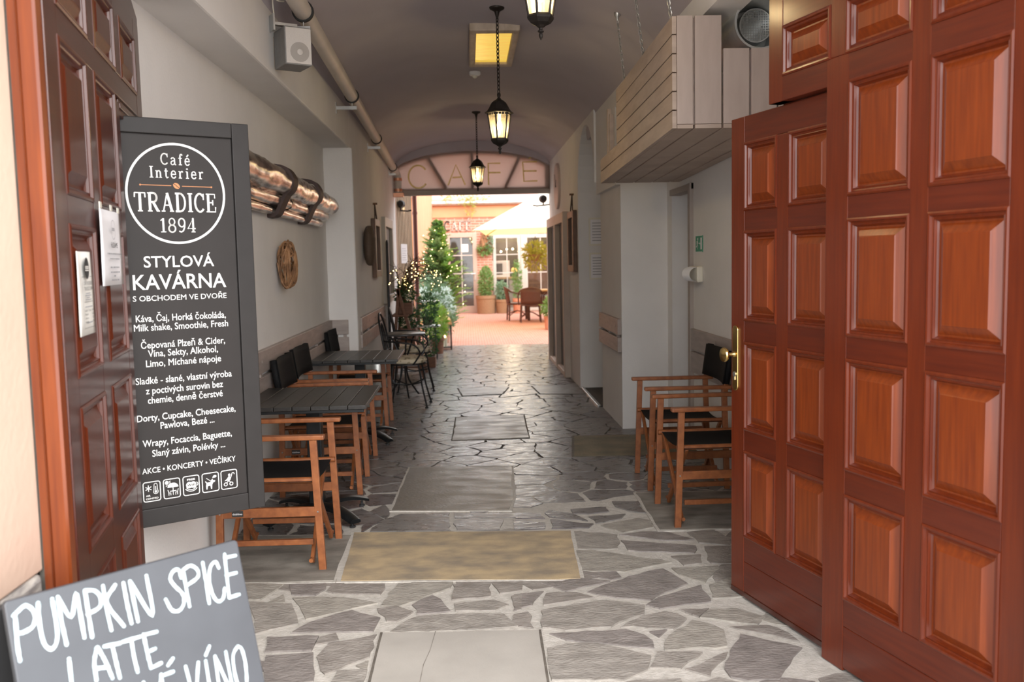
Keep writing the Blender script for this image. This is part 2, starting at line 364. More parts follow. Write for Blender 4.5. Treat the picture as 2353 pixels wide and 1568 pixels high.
# ---------------------------------------------------------------- floor
def rough_poly(poly, rng, step=.07, jit=.007):
    out = []; n = len(poly)
    for i in range(n):
        a, b = poly[i], poly[(i+1) % n]; L = math.hypot(b[0]-a[0], b[1]-a[1]); k = max(1, int(L/step))
        for j in range(k):
            t = j/k; g = jit if j else jit*1.3
            out.append((a[0]+(b[0]-a[0])*t+rng.gauss(0, g), a[1]+(b[1]-a[1])*t+rng.gauss(0, g)))
    return out
def clip(poly, px, py, nx, ny):
    out = []; n = len(poly)
    for i in range(n):
        a, b = poly[i], poly[(i+1) % n]
        da = (a[0]-px)*nx+(a[1]-py)*ny; db = (b[0]-px)*nx+(b[1]-py)*ny
        if da <= 0: out.append(a)
        if (da < 0 < db) or (db < 0 < da):
            t = da/(da-db); out.append((a[0]+(b[0]-a[0])*t, a[1]+(b[1]-a[1])*t))
    return out
def inside(p, poly):
    c = False; n = len(poly)
    for i in range(n):
        a, b = poly[i], poly[(i+1) % n]
        if (a[1] > p[1]) != (b[1] > p[1]) and p[0] < (b[0]-a[0])*(p[1]-a[1])/(b[1]-a[1])+a[0]: c = not c
    return c
STONES = [[tuple(map(float, q.split(','))) for q in s.split()] for s in """-1.10,4.29 -0.91,4.26 -0.98,4.07 -1.04,4.08;-0.89,4.26 -0.71,4.25 -0.70,4.18 -0.74,4.11 -0.86,4.12;-0.88,4.14 -0.86,4.02 -0.94,4.03;-0.68,4.24 -0.43,4.22 -0.43,4.09 -0.61,4.10 -0.70,4.15;-0.83,4.08 -0.69,4.08 -0.57,4.05 -0.44,3.98 -0.58,3.90 -0.73,3.82;-1.02,4.05 -0.82,4.00 -0.77,3.85 -0.76,3.77 -0.91,3.69;-0.37,4.21 -0.11,4.21 -0.12,4.13 -0.26,3.99 -0.34,3.93 -0.42,3.94 -0.40,4.10;-0.20,4.05 -0.16,3.99 -0.11,3.85 -0.25,3.83 -0.29,3.94;-0.10,4.18 0.06,4.16 0.05,4.11 0.07,4.00 -0.11,3.98;-0.10,3.93 0.08,3.96 0.14,3.89 0.07,3.84 -0.09,3.85;-0.77,3.68 -0.71,3.79 -0.55,3.90 -0.41,3.80 -0.43,3.66 -0.59,3.67;-0.44,3.91 -0.35,3.92 -0.27,3.86 -0.34,3.75 -0.38,3.77;-0.25,3.81 0.01,3.81 0.12,3.79 0.17,3.65 -0.09,3.64 -0.36,3.64 -0.33,3.71;-0.86,3.64 -0.65,3.64 -0.65,3.50 -0.83,3.50;-0.64,3.62 -0.57,3.66 -0.56,3.59 -0.64,3.55;-0.60,3.56 -0.41,3.63 -0.42,3.41 -0.57,3.29 -0.59,3.31 -0.62,3.45;-0.83,3.47 -0.64,3.48 -0.60,3.24 -0.76,3.17;-0.47,3.34 -0.42,3.38 -0.42,3.31;-0.52,3.31 -0.42,3.31 -0.41,3.14 -0.55,3.15;0.08,4.17 0.22,4.17 0.21,4.07 0.10,4.04;0.16,4.00 0.21,4.02 0.20,3.83 0.17,3.83;-0.56,5.26 -0.45,5.40 -0.15,5.40 -0.14,5.04 -0.60,5.07;-0.12,5.23 -0.00,5.27 0.18,5.21 0.14,5.02 -0.10,5.05;-0.12,5.39 0.27,5.35 0.27,5.26 -0.12,5.28;-0.64,5.48 -0.56,5.65 -0.50,5.41 -0.52,5.33;-0.65,5.22 -0.54,5.29 -0.64,5.06;0.54,4.94 0.78,4.87 0.75,4.61 0.52,4.64;0.80,4.85 0.92,4.89 1.06,4.87 1.18,4.72 1.02,4.72;0.78,4.75 1.16,4.62 1.13,4.50 0.80,4.57;1.17,4.86 1.32,4.88 1.37,4.69 1.33,4.60 1.19,4.67;0.52,4.60 0.61,4.60 0.98,4.38 0.72,4.26 0.52,4.30;0.99,4.47 1.15,4.48 1.12,4.35 1.03,4.33;1.20,4.60 1.38,4.59 1.31,4.31 1.16,4.34;0.51,4.26 0.68,4.27 0.69,4.19 0.64,4.16;0.31,4.14 0.51,4.20 0.63,4.14 0.41,4.04;0.51,4.01 0.68,4.17 0.92,4.29 0.98,4.07 0.76,3.90 0.63,3.93;0.96,4.29 1.19,4.30 1.18,4.25 1.06,4.08 0.97,4.19;0.74,3.83 0.82,3.92 1.03,4.04 1.04,3.88 1.03,3.84 0.79,3.79;1.08,4.05 1.26,4.16 1.19,3.89 1.05,3.88;0.32,4.02 0.37,4.03 0.46,4.02 0.53,3.95 0.29,3.88;0.17,4.02 0.30,4.04 0.25,3.88 0.16,3.83;0.28,3.82 0.58,3.91 0.73,3.83 0.72,3.74 0.55,3.62 0.37,3.60 0.27,3.64;0.16,3.78 0.23,3.81 0.23,3.63 0.15,3.66;0.59,3.61 0.70,3.72 0.81,3.75 0.89,3.67 0.80,3.57;0.87,3.77 0.97,3.77 0.99,3.76 0.93,3.68;1.00,3.76 1.12,3.75 1.21,3.65 1.15,3.58 0.94,3.67;0.29,3.57 0.61,3.58 0.69,3.52 0.69,3.39 0.56,3.43 0.36,3.50;0.70,3.55 0.78,3.55 0.72,3.49;0.90,3.64 0.97,3.60 1.00,3.53 0.97,3.37 0.72,3.38 0.77,3.50;0.27,3.43 0.35,3.47 0.46,3.47 0.66,3.33 0.63,3.21 0.53,3.14 0.26,3.16;0.69,3.36 0.87,3.34 0.74,3.21 0.64,3.22;0.77,3.20 0.96,3.33 0.83,3.14;1.06,3.49 1.25,3.34 1.07,3.08 0.91,3.11 0.90,3.19;1.05,3.56 1.19,3.57 1.25,3.48 1.26,3.40 1.09,3.52;0.53,3.13 0.73,3.13 0.72,3.02 0.52,3.04;0.76,3.10 0.87,3.12 0.93,3.07 0.90,2.99 0.73,3.01;0.86,5.54 1.02,5.52 1.02,5.46 0.93,5.33 0.86,5.42;0.59,5.39 0.80,5.42 0.81,5.32 0.68,5.28 0.59,5.30;0.68,5.22 0.89,5.25 0.86,5.17 0.70,5.08;0.92,5.32 1.01,5.46 1.02,5.26;0.72,5.04 0.95,5.16 1.02,5.11 1.00,4.97 0.82,4.89;0.41,5.32 0.45,5.39 0.58,5.30 0.66,5.14 0.44,5.24;0.45,5.19 0.67,5.07 0.64,5.00 0.44,5.01;0.23,5.21 0.41,5.13 0.40,5.01 0.22,5.01;0.25,5.33 0.39,5.33 0.41,5.22 0.25,5.24;0.30,6.22 0.48,6.24 0.49,6.09 0.45,5.94 0.29,5.94;0.50,5.98 0.71,5.99 0.70,5.82 0.50,5.78;0.47,6.79 0.73,6.67 0.67,6.41 0.47,6.24 0.40,6.37;-0.15,7.39 -0.05,7.37 0.14,7.07 -0.01,6.88 -0.11,7.08;0.20,7.11 0.27,7.20 0.50,7.07 0.37,6.88;-0.14,7.44 -0.06,7.59 0.07,7.57 0.05,7.33;0.08,7.57 0.24,7.57 0.27,7.46 0.21,7.41 0.07,7.41;0.27,7.38 0.35,7.53 0.53,7.50 0.54,7.42 0.46,7.25 0.30,7.22;0.40,7.21 0.62,7.38 0.68,7.34 0.58,7.06;0.09,6.76 0.33,6.75 0.31,6.62 0.10,6.63;-0.11,6.70 -0.01,6.80 0.07,6.66;0.03,6.86 0.25,7.01 0.28,6.96 0.10,6.78;0.33,6.49 0.37,6.74 0.43,6.71 0.39,6.49;0.40,6.83 0.58,7.06 0.63,6.98 0.47,6.82;0.57,6.83 0.65,6.97 0.79,6.96 0.74,6.67;0.62,7.03 0.71,7.31 0.79,7.27 0.77,7.00""".split(';')]
STONES = [q for q in STONES if q[0][1] < 5.9]
SLABS = [('slab_sand', [(-.675, 5.053), (.532, 4.945), (.494, 4.182), (-.645, 4.274)]), ('slab_concrete', [(-1.335, 5.064), (-.69, 5.01), (-.685, 4.28), (-1.335, 4.309)]),
 ('slab_grey', [(-.387, 3.635), (.252, 3.599), (.237, 2.6), (-.394, 2.65)]), ('slab_concrete', [(1.045, 5.719), (1.745, 5.682), (1.745, 4.886), (1.029, 4.911)]),
 ('slab_worn', [(-.465, 6.649), (.285, 6.587), (.252, 5.734), (.218, 5.42), (-.502, 5.499)]), ('slab_worn', [(-.148, 8.775), (.507, 8.801), (.479, 7.65), (-.167, 7.635)]),
 ('slab_moss', [(.871, 7.666), (1.745, 7.62), (1.745, 6.80), (.777, 6.861)]), ('slab_worn', [(.735, 10.824), (1.275, 10.85), (1.275, 10.07), (.782, 10.168)]), ('slab_worn', [(-.152, 10.811), (.442, 10.769), (.352, 10.25), (-.094, 10.184)])]
FM = ['mortar_light', 'mortar_dark']+['slate_front_%d' % k for k in range(4)]+['slate_worn_shaded_%d' % k for k in range(4)]+['slab_sand', 'slab_concrete', 'slab_grey', 'slab_worn', 'slab_moss']
def build_floor():
    rng = random.Random(5); mb = MB()
    YD = 6.3
    mb.cm = 0; mb.slab([(-3, -14), (3.4, -14), (3.4, YD), (-3, YD)], -.2, -.004)
    mb.cm = 1; mb.slab([(-1.6, YD), (2.2, YD), (2.2, 15.9), (-1.6, 15.9)], -.2, -.009)
    hand = STONES
    def grow(q, g):
        cx, cy = sum(p[0] for p in q)/len(q), sum(p[1] for p in q)/len(q); out = []
        for x, y in q: L = math.hypot(x-cx, y-cy); out.append((cx+(x-cx)*(1+g*1.25/L), cy+(y-cy)*(1+g*1.25/L)))
        return out
    hand_wide = [grow(q, .07) for q in hand]
    # every stone is the cell round its seed; the traced ones are left as they are
    seeds = []; tries = 0
    cent = [(sum(p[0] for p in q)/len(q), sum(p[1] for p in q)/len(q)) for q in hand]
    while tries < 9000:
        tries += 1
        x = rng.uniform(-1.7, 2.2); y = rng.uniform(-1.0, 15.9); d0 = rng.choice((.2, .26, .34))
        if all((x-s[0])**2+(y-s[1])**2*1.25 > (min(d0, s[2])+.02)**2 for s in seeds): seeds.append((x, y, d0))
    for i, (x, y, d0) in enumerate(seeds):
        if any(inside((x, y), q) for q in hand_wide): continue
        poly = [(x-.5, y-.5), (x+.5, y-.5), (x+.5, y+.5), (x-.5, y+.5)]
        deep = y > YD
        gap = (rng.uniform(.010, .020) if deep else rng.uniform(.022, .036))/2
        for j, s in enumerate(seeds):
            if j != i and abs(s[0]-x) < 1 and abs(s[1]-y) < 1:
                dx, dy = s[0]-x, s[1]-y; L = math.hypot(dx, dy)
                poly = clip(poly, (x+s[0])/2-dx/L*gap, (y+s[1])/2-dy/L*gap, dx/L, dy/L)
                if len(poly) < 3: break
        if len(poly) < 3: continue
        a = abs(sum(poly[k][0]*poly[(k+1) % len(poly)][1]-poly[(k+1) % len(poly)][0]*poly[k][1] for k in range(len(poly))))/2
        if a < .006: continue
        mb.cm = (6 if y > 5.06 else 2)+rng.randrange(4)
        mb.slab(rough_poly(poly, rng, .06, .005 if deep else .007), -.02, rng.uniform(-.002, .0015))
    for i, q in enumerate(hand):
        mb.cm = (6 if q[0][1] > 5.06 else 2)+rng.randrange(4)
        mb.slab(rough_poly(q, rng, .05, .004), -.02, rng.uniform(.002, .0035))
    names = {n: i for i, n in enumerate(FM)}
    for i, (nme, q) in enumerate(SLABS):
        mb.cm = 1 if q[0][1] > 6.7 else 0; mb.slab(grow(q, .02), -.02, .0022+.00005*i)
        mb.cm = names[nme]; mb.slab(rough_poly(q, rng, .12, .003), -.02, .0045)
    mb.cm = 1
    for a, b in (((-.392, 3.64), (-.399, 2.6)), ((.257, 3.604), (.242, 2.6))): mb.slab([(a[0]-.005, a[1]), (b[0]-.005, b[1]), (b[0]+.005, b[1]), (a[0]+.005, a[1])], -.02, .0048)
    mb.cm = names['slab_concrete']; P = [(-.17, 3.63), (-.185, 3.45), (-.205, 3.32), (-.212, 3.15), (-.225, 3.0), (-.228, 2.6)]
    mb.slab([(x-.0016, y) for x, y in P]+[(x+.0016, y) for x, y in reversed(P)], -.02, .0049)
    return struct('floor', mb, FM, 'crazy paving of grey slate with larger sandstone slabs through the passage')
build_floor()
mb = MB(); mb.slab([(-2.5, 15.9), (8, 15.9), (8, 29.2), (-2.5, 29.2)], -.2, -.004)
struct('floor_courtyard', mb, 'terracotta_paving', 'pale reddish brick paving of the courtyard')

# ---------------------------------------------------------------- walls and vault
XL, XLB, XR, XRP, XRW = -1.335, -1.086, 1.75, 1.34, 1.28
YE = 14.1                                              # where the passage opens to the courtyard
struct('wall_left', MB().bx(-1.7, XL, 2.36, 8.765, -.1, 2.62), 'plaster_grey', 'grey plastered back of the long niche behind the armchairs')
struct('wall_left_beam', MB().bx(-1.7, XLB, 2.36, 8.77, 2.6, 3.7), 'plaster_grey', 'grey plastered beam over the niche, below the vault', bevel=.012)
struct('wall_left_far', MB().bx(-1.7, XLB, 8.765, YE, -.1, 3.7).bx(-1.7, XLB+.02, 8.765, 8.97, -.1, 2.6), 'plaster_grey', 'grey plastered wall from the niche to the courtyard', bevel=.012)
mb = MB()
mb.bx(XR, 2.2, 2.36, 7.02, -.1, 3.6); mb.bx(XR, 2.2, 7.77, 7.95, -.1, 3.6); mb.bx(XR, 2.2, 7.02, 7.77, 2.08, 3.6)
mb.bx(1.3, 2.2, 5.6, 7.95, 2.81, 3.6); mb.bx(1.3, 1.48, 2.36, 5.6, 2.81, 3.6)
mb.bx(XRP, 2.2, 7.95, 9.14, -.1, 2.15); mb.bx(1.3, 2.2, 7.95, 9.14, 2.15, 3.6)
mb.bx(XRW, 2.2, 10.52, YE, -.1, 3.6)
mb.bx(1.95, 2.2, 9.14, 10.52, -.1, 3.6)
# arched head of the recess
k = 14; yc, ra, zs = 9.83, .69, 2.27
for i in range(k):
    a0, a1 = math.pi*i/k, math.pi*(i+1)/k
    y0, z0, y1, z1 = yc+ra*math.cos(a0), zs+ra*.96*math.sin(a0), yc+ra*math.cos(a1), zs+ra*.96*math.sin(a1)
    mb.add([(x, y, z) for x in (XRW, 2.0) for y, z in ((y0, z0), (y1, z1), (y1, 3.6), (y0, 3.6))],
           [(0, 1, 2, 3), (7, 6, 5, 4), (0, 4, 5, 1), (1, 5, 6, 2), (2, 6, 7, 3), (3, 7, 4, 0)])
struct('wall_right', mb, 'plaster_grey', 'grey plastered wall with pillar, door recess and arched recess')
mb = MB(); mb.bx(2.02, 2.15, 6.9, 7.9, 0, 2.2)
struct('door_3', mb, 'door_brownish', 'plain taupe door deep in the recess behind the pillar')
mb = MB(); mb.bx(1.72, 1.83, 7.02, 7.09, 0, 2.08); mb.bx(1.73, 1.83, 7.02, 7.77, 2.03, 2.08)
struct('trim_1', mb, 'door_brownish', 'taupe jamb of the door recess', bevel=.004)
mb = MB(); mb.bx(1.30, 1.93, 9.16, 10.5, -.01, .012)
struct('trim_2', mb, 'mat_dark', 'dark floor covering inside the arched recess')
mb = MB(); mb.bx(1.285, 1.32, 9.16, 10.5, -.01, .022)
struct('trim_3', mb, 'zinc', 'worn metal threshold strip of the arched recess', bevel=.005)
# vault
def vault(x): 
    t = (x-.107)/1.2; return 2.955+.5*(math.sqrt(max(0., 1-t*t*.93))-.2646)
mb = MB(); xs = [-1.2+2.62*i/40 for i in range(41)]; ys = (2.2, 5, 8, 11, YE)
mb.add([(x, y, vault(x)) for y in ys for x in xs], [(j*41+i, j*41+i+1, (j+1)*41+i+1, (j+1)*41+i) for j in range(4) for i in range(40)])
k = len(mb.v); mb.add([(x, y, 3.7) for y in (2.2, YE) for x in (-1.7, 2.2)], [(0, 1, 3, 2)])
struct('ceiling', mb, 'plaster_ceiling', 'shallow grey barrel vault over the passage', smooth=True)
# gateway masonry
mb = MB(); mb.bx(-2.6, -1.104, 1.45, 2.325, .75, 3.9)
struct('wall_front_left', mb, 'plaster_peach', 'sunlit peach plaster reveal of the gateway', bevel=.006)
mb = MB(); mb.bx(-2.6, -1.10, 1.40, 2.32, -.1, .75)
struct('baseboard_front_left', mb, 'plinth_stone', 'rough grey stone plinth under the peach plaster', bevel=.02)
mb = MB(); mb.bx(1.57, 3.2, 1.45, 2.36, -.1, 3.9)
struct('wall_front_right', mb, 'plaster_peach', bevel=.006)
mb = MB(); mb.bx(-2.6, 3.2, 1.6, 2.36, 3.15, 4.6)
struct('wall_front_top', mb, 'plaster_peach')
mb = MB(); mb.bx(-1.116, -1.092, 2.330, 2.362, -.02, 3.1)
struct('trim_4', mb, 'dark_gap', 'dark weathered joint between plaster and gate jamb')
def jamb(name, x0, sgn, lab):
    prof = [(0, .0), (.0, -.016), (.022, -.016), (.022, -.022), (.028, -.029), (.034, -.022), (.034, -.034), (.068, -.034), (.074, -.028), (.074, 0)]
    return struct(name, MB().slab([(x0+sgn*a, 2.334+b) for a, b in prof], 0, 3.1), 'wood_jamb', lab)
jamb('trim_5', -1.098, 1, 'varnished orange brown jamb of the gateway beside the peach plaster')
jamb('trim_6', 1.565, -1, 'varnished jamb on the opposite side of the gateway')

# ---------------------------------------------------------------- courtyard beyond
FY = 26.7
mb = MB(); mb.bx(-1.3, -.63, FY, FY+.4, 0, 2.8); mb.bx(-.63, .27, FY, FY+.4, 2.32, 2.8); mb.bx(.27, .72, FY, FY+.4, 0, 2.8); mb.bx(.72, 2.62, FY, FY+.4, 2.24, 2.8); mb.bx(2.62, 8, FY, FY+.4, 0, 2.8)
fac = struct('wall_courtyard', mb, 'brick_wall', 'brick front across the courtyard with raised letters over its door')
mb = MB(); mb.bx(-1.3, 8, FY-.03, FY+.4, 2.78, 3.14)
struct('trim_7', mb, 'plaster_orange', 'orange plaster band over the bricks')
mb = MB(); mb.tube([(-1.0, FY-.12, 3.18), (8, FY-.12, 3.22)], .07, 10)
tag(mb.build('roof_gutter', 'zinc', smooth=True), 'grey metal gutter along the eaves above the orange plaster band', 'gutter')
mb = MB(); mb.add([(-1.3, FY-.1, 3.22), (8, FY-.1, 3.22), (8, FY+2.2, 4.0), (-1.3, FY+2.2, 4.0), (-1.3, FY-.1, 3.28), (8, FY-.1, 3.28), (8, FY+2.2, 4.06), (-1.3, FY+2.2, 4.06)], [(0, 1, 2, 3), (4, 5, 6, 7), (0, 1, 5, 4), (1, 2, 6, 5), (3, 0, 4, 7)])
struct('roof_courtyard', mb, 'roof_tile', 'low pinkish tiled roof over the brick front')
mb = MB(); mb.bx(-1.6, 8, FY+2.2, FY+2.5, 0, 4.6); mb.bx(-1.6, 8, FY+1.9, FY+2.2, 0, .05)
struct('wall_courtyard_back', mb, 'recess_dark')
mb = MB(); mb.bx(-3, -.99, 17.5, FY, 0, 5.2)
struct('wall_courtyard_left', mb, 'plaster_orange', 'orange plastered side of the courtyard')
mb = MB(); mb.bx(6.5, 7, 15, FY, 0, 4)
struct('wall_courtyard_right', mb, 'plaster_peach')
mb = MB(); n_ = 12
A0, A1 = Vector((-1.12, 14.2)), Vector((-.88, 14.75)); dv = (A1-A0)/n_; nr = Vector((dv.y, -dv.x)).normalized()
P = []
for i in range(n_): P += [A0+dv*i, A0+dv*(i+.55), A0+dv*(i+.6)-nr*.018, A0+dv*(i+.95)-nr*.018]
P = [(p.x, p.y) for p in P]+[(A1.x, A1.y), (-1.6, 14.75), (-1.6, 14.2)]
mb.slab(P, 0, 2.72)
struct('wall_cladding', mb, 'cladding', 'beige ribbed cladding just outside the passage')
mb = MB(); mb.bx(-1.6, -1.08, 14.1, 14.2, 0, 3.5); mb.bx(-3, -1.0, 14.2, 17.5, 2.73, 4.4)
struct('wall_exit_left', mb, 'plaster_peach')
mb = MB(); mb.bx(1.30, 8, 14.1, 14.4, 0, 4.5)
struct('wall_exit_right', mb, 'plaster_peach')
mb = MB(); mb.bx(-1.6, 2.2, 14.13, 14.4, 3.28, 4.5)
struct('wall_exit_top', mb, 'plaster_peach')

def pane_grid(name, x0, x1, z0, z1, cols, rows, fw, mat_f, lab, bar=.028, solid_bottom=0., handle=None, y=FY):
    f = MB(); f.bx(x0, x0+fw, y-.03, y+.05, z0, z1); f.bx(x1-fw, x1, y-.03, y+.05, z0, z1); f.bx(x0+fw, x1-fw, y-.03, y+.05, z1-fw, z1); f.bx(x0+fw, x1-fw, y-.03, y+.05, z0, z0+max(fw, solid_bottom))
    o = struct(name, f, mat_f, lab, bevel=.006)
    a0, a1, b0, b1 = x0+fw, x1-fw, z0+max(fw, solid_bottom), z1-fw
    g = MB(); g.bx(a0-.005, a1+.005, y+.012, y+.016, b0-.005, b1+.005); g.build('pane', 'clear_glass', o)
    b = MB()
    for i in range(1, cols): x = a0+(a1-a0)*i/cols; b.bx(x-bar/2, x+bar/2, y-.01, y+.03, b0, b1)
    for zz in rows: b.bx(a0, a1, y-.012, y+.032, zz-bar/2, zz+bar/2)
    if b.v: b.build('glazing_bars', 'white_frame', o)
    return o
d4 = pane_grid('door_4', -.63, .27, .0, 2.32, 2, (.60, 1.15, 1.68), .12, 'beige_frame', 'beige glazed door in the brick front under the raised letters', solid_bottom=.2)
h = MB(); h.bx(.185, .215, FY-.05, FY-.03, .95, 1.2); h.tube([(.2, FY-.05, 1.14), (.2, FY-.09, 1.14), (.08, FY-.09, 1.14)], .011, 8); h.build('door_handle', 'zinc', d4)
h = MB(); h.bx(-.19, .02, FY-.004, FY+.008, 1.78, 2.0); h.build('door_notice', 'paper_cream', d4)
pane_grid('window_1', .74, 1.55, .03, 2.24, 2, (.62, 1.15, 1.68), .085, 'white_frame', 'white casement of small panes between brick pier and thick post')
pane_grid('window_2', 1.66, 2.6, .03, 2.24, 2, (.62, 1.15, 1.68), .085, 'white_frame', 'white casement of small panes behind the wicker chairs')
mb = MB(); mb.bx(1.55, 1.66, FY-.05, FY+.1, .03, 2.24); struct('trim_8', mb, 'white_frame', 'thick white post between the two casements', bevel=.006)
# warm lamps and furniture behind the panes
rng = random.Random(3); sl_ = thing('string_lights', 'row of warm glowing bulbs on a wire behind the courtyard window panes', 'string lights', (.72, FY+.2, 1.86))
mb = MB(); P = [(1.9*k/22, 0, .03*math.sin(k*1.3)) for k in range(23)]; mb.tube(P, .006, 5); mb.build('wire', 'black_iron', sl_)
o0 = MB().sphere((0, 0, 0), .026, 8).build('bulb', 'bulb_glow', sl_, smooth=True); o0.location = P[1][0], 0, P[1][2]-.03
for k in range(3, 22, 2): c = o0.copy(); C.objects.link(c); c.parent = sl_; c.location = (P[k][0], 0, P[k][2]-.03-.04*(k % 3 == 0))
t = thing('reflection_counter', 'pale counter added behind the first courtyard casement for its bright reflection', 'counter', (1.15, FY+1.2, 0))
MB().bx(-.45, .35, -.2, .25, 0, .95).build('counter_body', 'white_frame', t, bevel=.01); MB().bx(-.5, .4, -.25, .3, .95, 1.0).build('worktop', 'table_wood', t)
MB().bx(-.42, .12, -.1, .2, 1.0, 1.5).build('reflection_case', 'plastic_white', t, bevel=.01); MB().bx(-.34, -.1, -.11, -.1, 1.08, 1.42).build('menu_card', 'chalk_panel', t)  # added pale counter and case stand in for the bright reflection in the panes
t = thing('dark_armchair', 'dark upholstered armchair glimpsed low behind the first courtyard casement', 'chair', (1.0, FY+.62, 0))
MB().bx(-.22, .22, -.2, .2, .2, .45).build('seat', 'black_canvas', t, bevel=.04); MB().bx(-.22, .22, .1, .2, .45, .95).build('backrest', 'black_canvas', t, bevel=.04)
for x in (-.18, .18):
    for y in (-.16, .16): MB().bx(x-.02, x+.02, y-.02, y+.02, -.003, .2).build('leg', 'planter_wood', t)
t = thing('globe_lamp', 'small glowing orange lamp on the counter behind the first courtyard casement', 'lamp', (1.42, FY+1.2, 1.0))
MB().lathe([(.05, 0), (.05, .02), (.012, .03), (.012, .12)], 14).build('foot', 'brass', t, smooth=True); MB().sphere((0, 0, .2), .10, 10).build('shade', 'lamp_shade', t, smooth=True)
t = thing('display_cabinet', 'reddish cabinet standing behind the second courtyard casement', 'cabinet', (2.1, FY+1.3, 0))
MB().bx(-.35, .4, -.2, .2, 0, 1.9).build('cabinet_body', 'planter_wood', t, bevel=.01); MB().bx(-.3, .35, -.215, -.2, .2, .9).build('cabinet_door', 'mirror_frame', t)
light('shop_glow', 'POINT', (1.3, FY+1.2, 2.1), 45, (1, .8, .55), .12)

# serif letter skeletons (unit cap height): [(points, weight)]
def arc(cx, cz, rx, rz, a0, a1, n=12): return [(cx+rx*math.cos(R(a0+(a1-a0)*i/n)), cz+rz*math.sin(R(a0+(a1-a0)*i/n))) for i in range(n+1)]
th, tn = 1., .5
GL = {
'T': (.82, [([(.41, 0), (.41, 1)], th), ([(.03, .98), (.79, .98)], tn), ([(.05, 1), (.03, .74)], tn), ([(.77, 1), (.79, .74)], tn), ([(.24, .02), (.58, .02)], tn)]),
'R': (.86, [([(.16, 0), (.16, 1)], th), ([(.0, .02), (.33, .02)], tn), ([(.0, .98), (.2, .98)], tn), ([(.16, .98), (.42, .98)]+arc(.42, .74, .24, .24, 90, -90)+[(.16, .5)], .75), ([(.4, .5), (.72, .02)], th), ([(.64, .02), (.86, .02)], tn)]),
'A': (.9, [([(.13, 0), (.44, 1)], tn), ([(.44, 1), (.76, 0)], th), ([(.23, .34), (.66, .34)], tn), ([(.0, .02), (.27, .02)], tn), ([(.6, .02), (.9, .02)], tn)]),
'D': (.8, [([(.16, 0), (.16, 1)], th), ([(.0, .98), (.36, .98)]+arc(.36, .5, .36, .48, 90, -90)+[(.0, .02)], .75)]),
'I': (.36, [([(.18, 0), (.18, 1)], th), ([(.0, .02), (.36, .02)], tn), ([(.0, .98), (.36, .98)], tn)]),
'C': (.78, [(arc(.42, .5, .36, .49, 42, 318, 20), .8), ([(.7, .66), (.7, 1)], tn)]),
'E': (.74, [([(.16, 0), (.16, 1)], th), ([(.0, .98), (.66, .98), (.67, .76)], tn), ([(.16, .52), (.5, .52)], tn), ([(.5, .66), (.5, .38)], tn), ([(.0, .02), (.69, .02), (.71, .28)], tn)]),
'1': (.5, [([(.28, 0), (.28, 1)], th), ([(.28, .97), (.06, .82)], tn), ([(.06, .02), (.5, .02)], tn)]),
'8': (.62, [(arc(.31, .75, .23, .24, 0, 360, 18), .7), (arc(.31, .26, .28, .26, 0, 360, 18), .8)]),
'9': (.62, [(arc(.31, .69, .26, .30, 0, 360, 18), .8), ([(.57, .69), (.54, .36), (.42, .1), (.24, .01), (.08, .08)], .75)]),
'4': (.68, [([(.46, 0), (.46, 1), (.02, .27), (.66, .27)], .7), ([(.46, 0), (.46, 1)], th), ([(.3, .02), (.64, .02)], tn)]),
'a': (.58, [([(.08, .5), (.16, .62), (.3, .64), (.42, .56), (.43, .1), (.5, .01), (.57, .03)], .8), ([(.43, .38), (.2, .35), (.07, .24), (.06, .1), (.16, 0), (.3, .02), (.43, .13)], .7)]),
'f': (.42, [([(.42, .88), (.36, .98), (.26, .97), (.2, .84), (.2, 0)], .85), ([(.03, .62), (.38, .62)], tn), ([(.04, .02), (.38, .02)], tn)]),
'e': (.58, [([(.07, .34), (.5, .34), (.47, .53), (.36, .63), (.24, .63), (.12, .54), (.07, .34), (.1, .13), (.22, .01), (.38, .01), (.51, .14)], .75)]),
'n': (.66, [([(.15, 0), (.15, .62)], .9), ([(.02, .61), (.15, .61)], tn), ([(.15, .46), (.26, .6), (.38, .62), (.48, .52), (.5, .36), (.5, 0)], .85), ([(.02, .02), (.28, .02)], tn), ([(.37, .02), (.63, .02)], tn)]),
't': (.44, [([(.19, .84), (.19, .12), (.27, .01), (.41, .07)], .85), ([(.03, .61), (.38, .61)], tn)]),
'r': (.52, [([(.16, 0), (.16, .62)], .9), ([(.02, .61), (.16, .61)], tn), ([(.16, .42), (.25, .57), (.38, .63), (.45, .54)], .8), ([(.02, .02), (.34, .02)], tn)]),
'i': (.34, [([(.17, 0), (.17, .62)], .9), ([(.03, .61), (.17, .61)], tn), ([(.02, .02), (.32, .02)], tn), ([(.17, .8), (.17, .9)], 1.1)]),
'F': (.7, [([(.16, 0), (.16, 1)], th), ([(.0, .98), (.66, .98), (.67, .76)], tn), ([(.16, .52), (.5, .52)], tn), ([(.5, .66), (.5, .38)], tn), ([(.0, .02), (.33, .02)], tn)]),
}
GL['é'] = (.58, GL['e'][1]+[([(.24, .76), (.42, .98)], .8)])
GL['É'] = (.74, GL['E'][1]+[([(.3, 1.12), (.5, 1.3)], .8)])
def serif_text(mb, s, x0, x1, z0, cap, w, y=0., gap=.16):
    tot = sum(GL[c][0] for c in s)+gap*(len(s)-1); sx = (x1-x0)/tot; x = x0
    for c in s:
        for pts, k in GL[c][1]:
            q = [(x+a*sx, z0+b*cap) for a, b in pts]
            stroke(mb, q, w*k, y)
            for p in q[1:-1]: disc(mb, p, w*k*.5, y, 8)
        x += (GL[c][0]+gap)*sx
    return mb
